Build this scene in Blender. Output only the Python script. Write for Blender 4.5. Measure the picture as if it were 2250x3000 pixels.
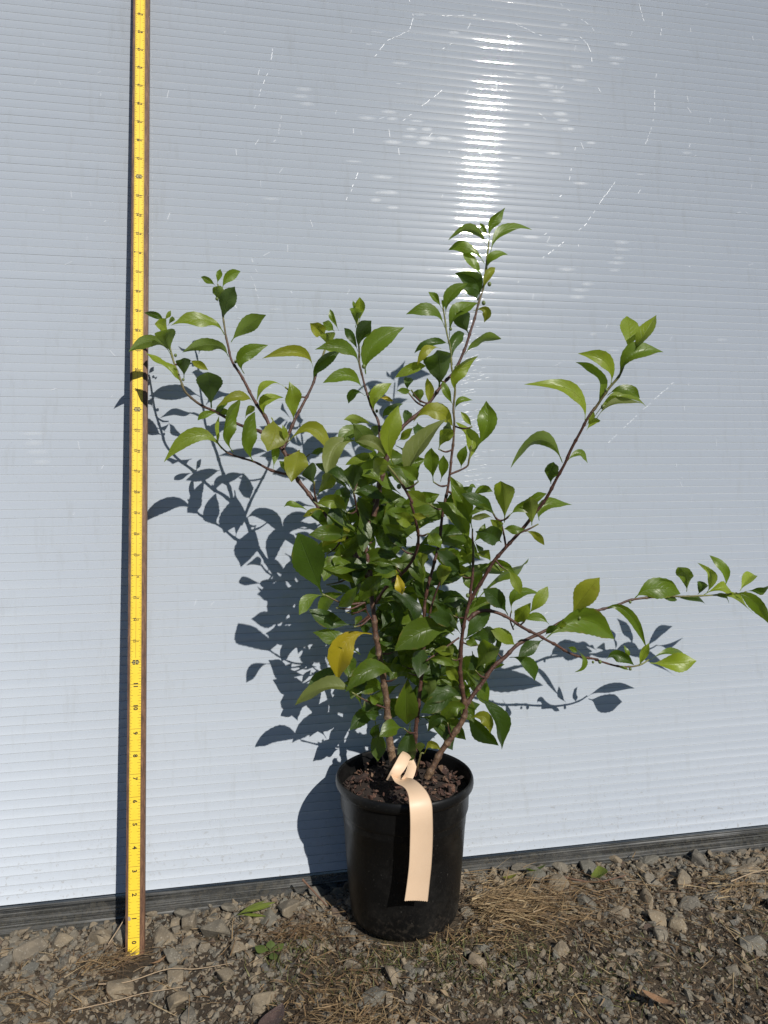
import bpy, bmesh, math, random
import numpy as np
from mathutils import Vector, Matrix, Euler, noise

# ------------------------------------------------------------------ clean start
for o in list(bpy.data.objects):
    bpy.data.objects.remove(o, do_unlink=True)
scene = bpy.context.scene
COL = scene.collection
rad = math.radians

# ------------------------------------------------------------------ camera (metres; x along the wall, y into it, z up)
cam_data = bpy.data.cameras.new('camera')
cam = bpy.data.objects.new('camera', cam_data)
COL.objects.link(cam)
cam_data.sensor_fit = 'VERTICAL'
cam_data.sensor_height = 36.0
cam_data.lens = 26.4
cam_data.clip_start = 0.02
cam_data.clip_end = 400.0
cam.location = (0.0, -0.89878, 0.55142)
r_, u_, f_ = Vector((0.98152, -0.191353, 0.00031)), Vector((0.014377, 0.0753605, 0.9970527)), Vector((0.190813, 0.978624, -0.076719))
cam.rotation_euler = Matrix(((r_.x, u_.x, -f_.x), (r_.y, u_.y, -f_.y), (r_.z, u_.z, -f_.z))).to_euler()
scene.camera = cam

# ------------------------------------------------------------------ daylight
SUN_DIR = Vector((0.292, -0.746, 0.598)).normalized()
SUN_EL = math.asin(SUN_DIR.z)
SUN_AZ = math.atan2(SUN_DIR.x, SUN_DIR.y)
world = bpy.data.worlds.new('World')
scene.world = world
world.use_nodes = True
wn = world.node_tree
sky = wn.nodes.new('ShaderNodeTexSky')
sky.sky_type = 'NISHITA'
sky.sun_disc = False
sky.sun_elevation = SUN_EL
sky.sun_rotation = SUN_AZ
sky.air_density = 1.0
sky.dust_density = 0.1
sky.ozone_density = 5.0
bg = wn.nodes['Background']
bg.inputs['Strength'].default_value = 0.056
wn.links.new(sky.outputs[0], bg.inputs['Color'])
sun_data = bpy.data.lights.new('sun', 'SUN')
sun_data.energy = 5.0
sun_data.angle = rad(0.5)
sun_data.color = (1.0, 0.955, 0.88)
sun = bpy.data.objects.new('sun', sun_data)
COL.objects.link(sun)
sun.location = SUN_DIR * 20
sun.rotation_euler = SUN_DIR.to_track_quat('Z', 'Y').to_euler()
vs = scene.view_settings
vs.view_transform = 'Standard'
vs.look = 'None'
vs.gamma = 1.0
vs.exposure = 0.12
vs.use_curve_mapping = False
scene.render.engine = 'CYCLES'

# ------------------------------------------------------------------ helpers
def tag(o, label=None, cat=None, group=None, kind=None):
    if label: o['label'] = label
    if cat: o['category'] = cat
    if group: o['group'] = group
    if kind: o['kind'] = kind
    return o

def empty(name, loc):
    o = bpy.data.objects.new(name, None)
    o.empty_display_size = 0.02
    o.location = loc
    COL.objects.link(o)
    return o

def org(parent):
    v = Vector((0, 0, 0))
    while parent:
        v += parent.location
        parent = parent.parent
    return v

def mesh(name, V, F, mat, parent=None, loc=None, smooth=False, uv=None, attr=None):
    """V in world metres; the object's origin goes to loc (or the parent's)."""
    V = np.asarray(V, dtype=float)
    po = org(parent)
    o0 = Vector(loc) if loc is not None else po
    me = bpy.data.meshes.new(name)
    me.from_pydata((V - np.array(o0)).tolist(), [], F)
    if smooth:
        me.polygons.foreach_set('use_smooth', [True] * len(me.polygons))
    if uv is not None:
        l = me.uv_layers.new(name='UVMap')
        idx = np.empty(len(me.loops), dtype=np.int32)
        me.loops.foreach_get('vertex_index', idx)
        l.data.foreach_set('uv', np.asarray(uv, dtype=np.float32)[idx].ravel())
    if attr is not None:
        a = me.attributes.new('tint', 'FLOAT', 'POINT')
        a.data.foreach_set('value', np.asarray(attr, dtype=np.float32))
    for m in (mat if isinstance(mat, (list, tuple)) else [mat]):
        me.materials.append(m)
    me.update()
    o = bpy.data.objects.new(name, me)
    COL.objects.link(o)
    if parent: o.parent = parent
    o.location = o0 - po
    return o

class Mat:
    def __init__(self, name):
        self.m = bpy.data.materials.new(name)
        self.m.use_nodes = True
        self.t = self.m.node_tree
        self.b = self.t.nodes['Principled BSDF']
        self.out = self.t.nodes['Material Output']
    def n(self, typ, **kw):
        x = self.t.nodes.new('ShaderNode' + typ)
        for k, v in kw.items():
            if k.startswith('i_'):
                key = k[2:]
                key = int(key) if key.isdigit() else key.replace('_', ' ')
                x.inputs[key].default_value = v
            else:
                setattr(x, k, v)
        return x
    def l(self, a, b):
        self.t.links.new(a, b)
    def set(self, **kw):
        for k, v in kw.items():
            self.b.inputs[k.replace('_', ' ')].default_value = v
        return self
    def math(self, op, a, b=None, c=None, clamp=False):
        x = self.n('Math', operation=op)
        x.use_clamp = clamp
        for i, v in enumerate((a, b, c)):
            if v is None: continue
            if isinstance(v, (int, float)): x.inputs[i].default_value = v
            else: self.l(v, x.inputs[i])
        return x.outputs[0]
    def mix(self, f, a, b, blend='MIX'):
        x = self.n('Mix', data_type='RGBA', blend_type=blend)
        for s, v in ((x.inputs['Factor'], f), (x.inputs[6], a), (x.inputs[7], b)):
            if isinstance(v, (int, float)): s.default_value = v
            elif isinstance(v, tuple): s.default_value = v if len(v) == 4 else (*v, 1)
            else: self.l(v, s)
        return x.outputs[2]
    def noise(self, scale, detail=4, rough=.6, vec=None, coord='Object'):
        x = self.n('TexNoise')
        x.inputs['Scale'].default_value = scale
        x.inputs['Detail'].default_value = detail
        x.inputs['Roughness'].default_value = rough
        if vec is None:
            vec = self.n('TexCoord').outputs[coord]
        self.l(vec, x.inputs['Vector'])
        return x.outputs[0]
    def ramp(self, f, stops):
        x = self.n('ValToRGB')
        e = x.color_ramp.elements
        while len(e) < len(stops): e.new(0.5)
        for el, (p, c) in zip(e, stops):
            el.position = p
            el.color = (*c, 1) if len(c) == 3 else c
        self.l(f, x.inputs[0])
        return x.outputs[0]
    def bump(self, h, strength, dist):
        x = self.n('Bump')
        x.inputs['Strength'].default_value = strength
        x.inputs['Distance'].default_value = dist
        self.l(h, x.inputs['Height'])
        self.l(x.outputs[0], self.b.inputs['Normal'])
        return x

def gnoise(p, s):
    return noise.noise(Vector(p) * s)

# ------------------------------------------------------------------ materials
def mat_panel():
    M = Mat('twinwall_polycarbonate')
    geo = M.n('NewGeometry').outputs['Position']
    big = M.noise(5.0, 3, .5, geo)
    sc = M.n('Mapping'); sc.inputs['Scale'].default_value = (30, 30, 900)
    M.l(geo, sc.inputs['Vector'])
    streak = M.noise(1.0, 3, .6, sc.outputs[0])
    col = M.mix(big, (.72, .775, .85), (.755, .805, .87))
    col = M.mix(M.math('MULTIPLY', M.math('SUBTRACT', streak, .5, clamp=True), .5), col, (.72, .74, .77))
    fine = M.noise(420.0, 2, .6, geo)
    dust = M.math('GREATER_THAN', fine, .735)
    col = M.mix(M.math('MULTIPLY', dust, .35), col, (.42, .42, .42))
    # mud splash drying on the lowest few centimetres, and thin dust runs
    sz = M.n('SeparateXYZ'); M.l(geo, sz.inputs[0])
    low = M.math('SUBTRACT', 1.0, M.math('DIVIDE', sz.outputs[2], .14), clamp=True)
    mud = M.math('SUBTRACT', M.noise(190.0, 4, .7, geo), .58, clamp=True)
    col = M.mix(M.math('MULTIPLY', M.math('MULTIPLY', mud, low), 5.0, clamp=True), col, (.36, .32, .26))
    run = M.n('Mapping'); run.inputs['Scale'].default_value = (95, 95, 2.5); M.l(geo, run.inputs['Vector'])
    rn = M.math('SUBTRACT', M.noise(1.0, 4, .65, run.outputs[0]), .56, clamp=True)
    col = M.mix(M.math('MULTIPLY', rn, .9, clamp=True), col, (.50, .51, .50))
    M.l(col, M.b.inputs['Base Color'])
    M.set(Roughness=.028, IOR=1.44)
    M.b.inputs['Coat Weight'].default_value = .09
    M.b.inputs['Coat Roughness'].default_value = .26
    M.b.inputs['Diffuse Roughness'].default_value = 1.0
    sh = M.n('BsdfSheen', distribution='ASHIKHMIN')
    M.l(col, sh.inputs['Color']); sh.inputs['Roughness'].default_value = 1.0
    mx = M.n('MixShader', i_0=.5)
    M.l(M.b.outputs[0], mx.inputs[1]); M.l(sh.outputs[0], mx.inputs[2])
    M.l(mx.outputs[0], M.out.inputs['Surface'])
    sc2 = M.n('Mapping'); sc2.inputs['Scale'].default_value = (40, 40, 260)
    M.l(geo, sc2.inputs['Vector'])
    h = M.noise(1.0, 4, .65, sc2.outputs[0])
    M.bump(h, .16, .0004)
    return M.m

def mat_rail():
    M = Mat('clear_plastic_channel')
    geo = M.n('NewGeometry').outputs['Position']
    sc = M.n('Mapping'); sc.inputs['Scale'].default_value = (2.5, 2.5, 640)
    M.l(geo, sc.inputs['Vector'])
    s = M.noise(1.0, 5, .7, sc.outputs[0])
    blot = M.noise(28.0, 4, .6, geo)
    f = M.math('ADD', M.math('MULTIPLY', s, .95), M.math('MULTIPLY', blot, .16))
    col = M.ramp(f, [(.40, (.012, .013, .013)), (.53, (.055, .056, .055)), (.64, (.15, .15, .147)), (.78, (.42, .42, .41))])
    M.l(col, M.b.inputs['Base Color'])
    M.set(Roughness=.14)
    tr = M.n('BsdfTransparent'); tr.inputs[0].default_value = (.8, .82, .8, 1)
    mx = M.n('MixShader')
    M.l(M.math('SUBTRACT', .75, M.math('MULTIPLY', f, .55), clamp=True), mx.inputs[0])
    M.l(M.b.outputs[0], mx.inputs[1]); M.l(tr.outputs[0], mx.inputs[2])
    M.l(mx.outputs[0], M.out.inputs['Surface'])
    M.bump(s, .3, .0006)
    return M.m

def mat_leaf(name, top, young, trans, spots=0.0, rough=.3):
    M = Mat(name)
    uv = M.n('UVMap').outputs[0]
    sep = M.n('SeparateXYZ'); M.l(uv, sep.inputs[0])
    u, v = sep.outputs[0], sep.outputs[1]
    av = M.math('ABSOLUTE', v)
    oi = M.n('ObjectInfo').outputs['Random']
    # pinnate side veins curving towards the tip, midrib along v = 0
    ph = M.math('SUBTRACT', M.math('MULTIPLY', u, 9.0), M.math('MULTIPLY', M.math('POWER', av, 1.3), 2.4))
    w = M.math('ABSOLUTE', M.math('SUBTRACT', M.math('FRACT', ph), .5))
    vein = M.math('SUBTRACT', 1.0, M.math('DIVIDE', w, .085), clamp=True)
    vein = M.math('MULTIPLY', vein, M.math('SUBTRACT', 1.0, av))
    rib = M.math('SUBTRACT', 1.0, M.math('DIVIDE', av, .05), clamp=True)
    veins = M.math('MAXIMUM', M.math('MULTIPLY', vein, .45), rib)
    nz = M.noise(75.0, 5, .7)
    col = M.mix(nz, tuple(c * .78 for c in top), young)
    col = M.mix(M.math('MULTIPLY', oi, .75), col, tuple(c * 1.18 for c in young))
    dk = M.math('SUBTRACT', .45, M.math('FRACT', M.math('MULTIPLY', oi, 7.31)), clamp=True)
    col = M.mix(M.math('MULTIPLY', dk, 1.2, clamp=True), col, tuple(c * .55 for c in top))
    edge = M.math('MULTIPLY', M.math('SUBTRACT', av, .78, clamp=True), M.math('MULTIPLY', M.math('SUBTRACT', M.noise(70.0, 3, .6), .52, clamp=True), 28.0), clamp=True)
    col = M.mix(M.math('MULTIPLY', edge, .8), col, (.17, .12, .03))
    col = M.mix(M.math('MULTIPLY', veins, .4), col, tuple(min(1, c * 1.5 + .03) for c in young))
    if spots:
        sp = M.noise(120.0, 3, .6)
        s2 = M.math('MULTIPLY', M.math('SUBTRACT', sp, .62, clamp=True), 9.0, clamp=True)
        col = M.mix(M.math('MULTIPLY', s2, spots), col, (.10, .045, .012))
    back = M.n('NewGeometry').outputs['Backfacing']
    col = M.mix(M.math('MULTIPLY', back, .4), col, tuple(c * .9 + .045 for c in young))
    M.l(col, M.b.inputs['Base Color'])
    rg = M.math('ADD', rough + .06, M.math('MULTIPLY', back, .25))
    M.l(rg, M.b.inputs['Roughness'])
    M.b.inputs['Specular IOR Level'].default_value = .5
    tl = M.n('BsdfTranslucent')
    M.l(M.mix(M.math('MULTIPLY', veins, .5), trans, tuple(c * .5 for c in trans)), tl.inputs[0])
    cell = M.noise(210.0, 3, .5)
    hh = M.math('SUBTRACT', M.math('MULTIPLY', cell, .35), M.math('MULTIPLY', veins, .7))
    hh = M.math('ADD', hh, M.math('MULTIPLY', M.noise(38.0, 2, .5), .9))
    bp = M.bump(hh, .55, .0012)
    M.l(bp.outputs[0], tl.inputs['Normal'])
    mx = M.n('MixShader', i_0=.40)
    M.l(M.b.outputs[0], mx.inputs[1]); M.l(tl.outputs[0], mx.inputs[2])
    M.l(mx.outputs[0], M.out.inputs['Surface'])
    return M.m

def mat_bark():
    M = Mat('stem_bark')
    a = M.n('Attribute', attribute_name='tint').outputs['Fac']
    n1 = M.noise(260.0, 5, .7)
    old = M.ramp(n1, [(.3, (.04, .023, .013)), (.5, (.13, .08, .046)), (.72, (.28, .195, .115))])
    red = M.ramp(n1, [(.3, (.026, .011, .008)), (.7, (.095, .038, .024))])
    col = M.mix(M.math('MULTIPLY', a, 3.0, clamp=True), old, red)
    grn = M.ramp(n1, [(.3, (.10, .12, .03)), (.7, (.17, .17, .05))])
    col = M.mix(M.math('MULTIPLY', M.math('SUBTRACT', a, .62, clamp=True), 3.2, clamp=True), col, grn)
    M.l(col, M.b.inputs['Base Color'])
    M.set(Roughness=.55)
    M.bump(M.noise(330.0, 4, .7), .8, .0012)
    return M.m

def stone_like(name, use_attr, ramp, scale=90.0, rough=.85, bump=.0016):
    M = Mat(name)
    if use_attr: t = M.n('Attribute', attribute_name='tint').outputs['Fac']
    else: t = M.n('ObjectInfo').outputs['Random']
    base = M.ramp(t, ramp)
    g = M.n('NewGeometry').outputs['Position']
    nz = M.noise(scale, 6, .7, g)
    col = M.mix(.75, base, M.ramp(nz, [(.3, (.35, .35, .35)), (.55, (.75, .74, .72)), (.75, (1, .98, .93))]), 'MULTIPLY')
    sp = M.noise(scale * 6, 2, .5, g)
    col = M.mix(M.math('MULTIPLY', M.math('SUBTRACT', sp, .6, clamp=True), 1.8, clamp=True), col, (.62, .58, .50))
    M.l(col, M.b.inputs['Base Color'])
    M.set(Roughness=rough)
    M.bump(M.math('ADD', nz, M.math('MULTIPLY', sp, .4)), .8, bump)
    return M.m

def mat_soil():
    M = Mat('dirt')
    g = M.n('NewGeometry').outputs['Position']
    a = M.noise(16.0, 6, .65, g)
    b = M.noise(240.0, 5, .75, g)
    col = M.ramp(a, [(.3, (.042, .029, .017)), (.5, (.082, .059, .036)), (.7, (.135, .10, .062))])
    col = M.mix(.8, col, M.ramp(b, [(.3, (.35, .33, .3)), (.7, (1, .97, .92))]), 'MULTIPLY')
    mo = M.noise(9.0, 4, .6, g)
    col = M.mix(M.math('MULTIPLY', M.math('SUBTRACT', mo, .56, clamp=True), 3.5, clamp=True), col, (.06, .065, .022))
    M.l(col, M.b.inputs['Base Color'])
    M.set(Roughness=.95)
    M.bump(M.math('ADD', b, M.noise(95.0, 4, .7, g)), 1.0, .006)
    return M.m

def mat_simple(name, col, rough=.5, noise_scale=None, amt=.3, bump=None, spec=.5):
    M = Mat(name)
    M.set(Roughness=rough)
    M.b.inputs['Specular IOR Level'].default_value = spec
    if noise_scale:
        n1 = M.noise(noise_scale, 5, .65)
        c = M.mix(n1, tuple(x * (1 - amt) for x in col), tuple(min(1, x * (1 + amt)) for x in col))
        M.l(c, M.b.inputs['Base Color'])
        if bump: M.bump(n1, .6, bump)
    else:
        M.b.inputs['Base Color'].default_value = (*col, 1)
    return M.m

def mat_straw(name, stops):
    M = Mat(name)
    t = M.n('Attribute', attribute_name='tint').outputs['Fac']
    c = M.ramp(t, stops)
    M.l(c, M.b.inputs['Base Color'])
    M.set(Roughness=.6)
    tl = M.n('BsdfTranslucent'); M.l(c, tl.inputs[0])
    mx = M.n('MixShader', i_0=.25)
    M.l(M.b.outputs[0], mx.inputs[1]); M.l(tl.outputs[0], mx.inputs[2])
    M.l(mx.outputs[0], M.out.inputs['Surface'])
    return M.m

def mat_pot():
    M = Mat('black_nursery_plastic')
    n1 = M.noise(35.0, 5, .6)
    sp = M.noise(420.0, 3, .6)
    dust = M.math('MULTIPLY', M.math('SUBTRACT', sp, .66, clamp=True), 5.0, clamp=True)
    col = M.mix(n1, (.003, .003, .0032), (.007, .007, .007))
    col = M.mix(M.math('MULTIPLY', dust, .6), col, (.20, .19, .165))
    film = M.math('MULTIPLY', M.math('SUBTRACT', M.noise(22.0, 6, .75), .48, clamp=True), .32, clamp=True)
    col = M.mix(film, col, (.15, .14, .125))
    oz = M.n('SeparateXYZ'); M.l(M.n('TexCoord').outputs['Object'], oz.inputs[0])
    low = M.math('SUBTRACT', 1.0, M.math('DIVIDE', oz.outputs[2], .045), clamp=True)
    spl = M.math('MULTIPLY', M.math('MULTIPLY', low, M.math('SUBTRACT', M.noise(160.0, 4, .7), .5, clamp=True)), 1.3, clamp=True)
    col = M.mix(spl, col, (.16, .13, .10))
    M.l(col, M.b.inputs['Base Color'])
    M.l(M.math('ADD', .3, M.math('MULTIPLY', n1, .2)), M.b.inputs['Roughness'])
    M.b.inputs['Specular IOR Level'].default_value = .22
    M.bump(M.noise(300.0, 3, .5), .15, .0008)
    return M.m

def mat_wood():
    M = Mat('stained_batten_wood')
    g = M.n('TexCoord').outputs['Object']
    sc = M.n('Mapping'); sc.inputs['Scale'].default_value = (320, 320, 9)
    M.l(g, sc.inputs['Vector'])
    n1 = M.noise(1.0, 5, .7, sc.outputs[0])
    wear = M.noise(16.0, 5, .7, g)
    col = M.ramp(n1, [(.3, (.045, .020, .011)), (.52, (.12, .058, .030)), (.75, (.22, .12, .065))])
    col = M.mix(M.math('MULTIPLY', M.math('SUBTRACT', wear, .6, clamp=True), 3.0, clamp=True), col, (.34, .21, .12))
    M.l(col, M.b.inputs['Base Color'])
    M.set(Roughness=.6)
    M.bump(n1, .4, .0006)
    return M.m

def mat_tape():
    M = Mat('yellow_tape_face')
    g = M.n('TexCoord').outputs['Object']
    n1 = M.noise(60.0, 4, .6, g)
    col = M.mix(n1, (.66, .45, .025), (.78, .56, .05))
    sp = M.noise(230.0, 4, .7, g)
    col = M.mix(M.math('MULTIPLY', M.math('SUBTRACT', sp, .66, clamp=True), 4.0, clamp=True), col, (.25, .17, .06))
    M.l(col, M.b.inputs['Base Color'])
    M.set(Roughness=.38)
    return M.m

def mat_tag():
    M = Mat('peach_label_stock')
    n1 = M.noise(70.0, 4, .6)
    col = M.mix(n1, (.66, .475, .32), (.71, .53, .37))
    sp = M.noise(330.0, 2, .5)
    col = M.mix(M.math('MULTIPLY', M.math('SUBTRACT', sp, .70, clamp=True), 5.0, clamp=True), col, (.45, .30, .18))
    M.l(col, M.b.inputs['Base Color'])
    M.set(Roughness=.5)
    tl = M.n('BsdfTranslucent'); tl.inputs[0].default_value = (.7, .45, .25, 1)
    mx = M.n('MixShader', i_0=.12)
    M.l(M.b.outputs[0], mx.inputs[1]); M.l(tl.outputs[0], mx.inputs[2])
    M.l(mx.outputs[0], M.out.inputs['Surface'])
    return M.m

def mat_glint_scuff():  # pale see-through patch for painted sun glints and scuffs
    M = Mat('glint_scuff_patch')
    M.set(Roughness=.3); M.b.inputs['Base Color'].default_value = (.86, .87, .87, 1)
    tr = M.n('BsdfTransparent')
    mx = M.n('MixShader')
    g = M.n('NewGeometry').outputs['Position']
    nz = M.noise(160.0, 4, .7, g)
    uv = M.n('UVMap').outputs[0]
    sep = M.n('SeparateXYZ'); M.l(uv, sep.inputs[0])
    d = M.math('ADD', M.math('MULTIPLY', sep.outputs[0], sep.outputs[0]), M.math('MULTIPLY', sep.outputs[1], sep.outputs[1]))
    f = M.math('MULTIPLY', M.math('SUBTRACT', 1.0, d, clamp=True), M.math('MULTIPLY', nz, .2), clamp=True)
    M.l(f, mx.inputs[0]); M.l(tr.outputs[0], mx.inputs[1]); M.l(M.b.outputs[0], mx.inputs[2])
    M.l(mx.outputs[0], M.out.inputs['Surface'])
    return M.m

STONE_RAMP = [(0.0, (.11, .105, .092)), (.2, (.195, .168, .128)), (.4, (.135, .13, .11)), (.58, (.23, .182, .122)), (.75, (.165, .138, .102)), (.9, (.265, .212, .142)), (1.0, (.085, .055, .042))]
m_groove = mat_simple('shaded_groove', (.36, .385, .415), .8, 60.0, .12, None, .2)  # shade in the grooves painted as a darker base colour
m_panel = mat_panel(); m_rail = mat_rail()
m_stone = stone_like('crushed_stone', False, STONE_RAMP)
m_gravel = stone_like('fine_crushed_stone', True, STONE_RAMP, 140.0)
m_soil = mat_soil()
m_pot = mat_pot(); m_wood = mat_wood(); m_tape = mat_tape(); m_tag = mat_tag()
m_ink = mat_simple('black_print', (.018, .016, .012), .5)
m_bark = mat_bark()
m_chip = stone_like('bark_chip_surface', False, [(0, (.030, .014, .010)), (.4, (.065, .028, .019)), (.7, (.10, .046, .030)), (.92, (.15, .085, .052)), (1, (.26, .17, .11))], 130.0, .9, .002)
m_mix = mat_simple('dark_potting_soil', (.022, .013, .009), .95, 300.0, .6, .004)
m_scratch = mat_simple('scratched_plastic', (.80, .82, .85), .35)
m_glint_scuff = mat_glint_scuff()
LEAF = {
 'g': mat_leaf('leaf_mid_green', (.048, .090, .007), (.088, .132, .011), (.23, .34, .015), .5, rough=.33),
 'l': mat_leaf('leaf_light_green', (.10, .152, .011), (.165, .208, .017), (.33, .43, .022), .5, rough=.36),
 'd': mat_leaf('leaf_deep_green', (.017, .042, .005), (.036, .068, .008), (.11, .19, .010), rough=.36),
 'p': mat_leaf('leaf_pale_green', (.095, .122, .027), (.135, .155, .038), (.28, .34, .045), rough=.5),
 'y': mat_leaf('leaf_yellow_green', (.135, .158, .011), (.20, .205, .016), (.38, .42, .024), .4, .4),
 'Y': mat_leaf('leaf_yellowed', (.32, .255, .009), (.40, .31, .015), (.48, .41, .02), .8, .42),
}
m_bud = mat_simple('flower_bud_green', (.09, .12, .03), .5, 200.0, .3)

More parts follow.
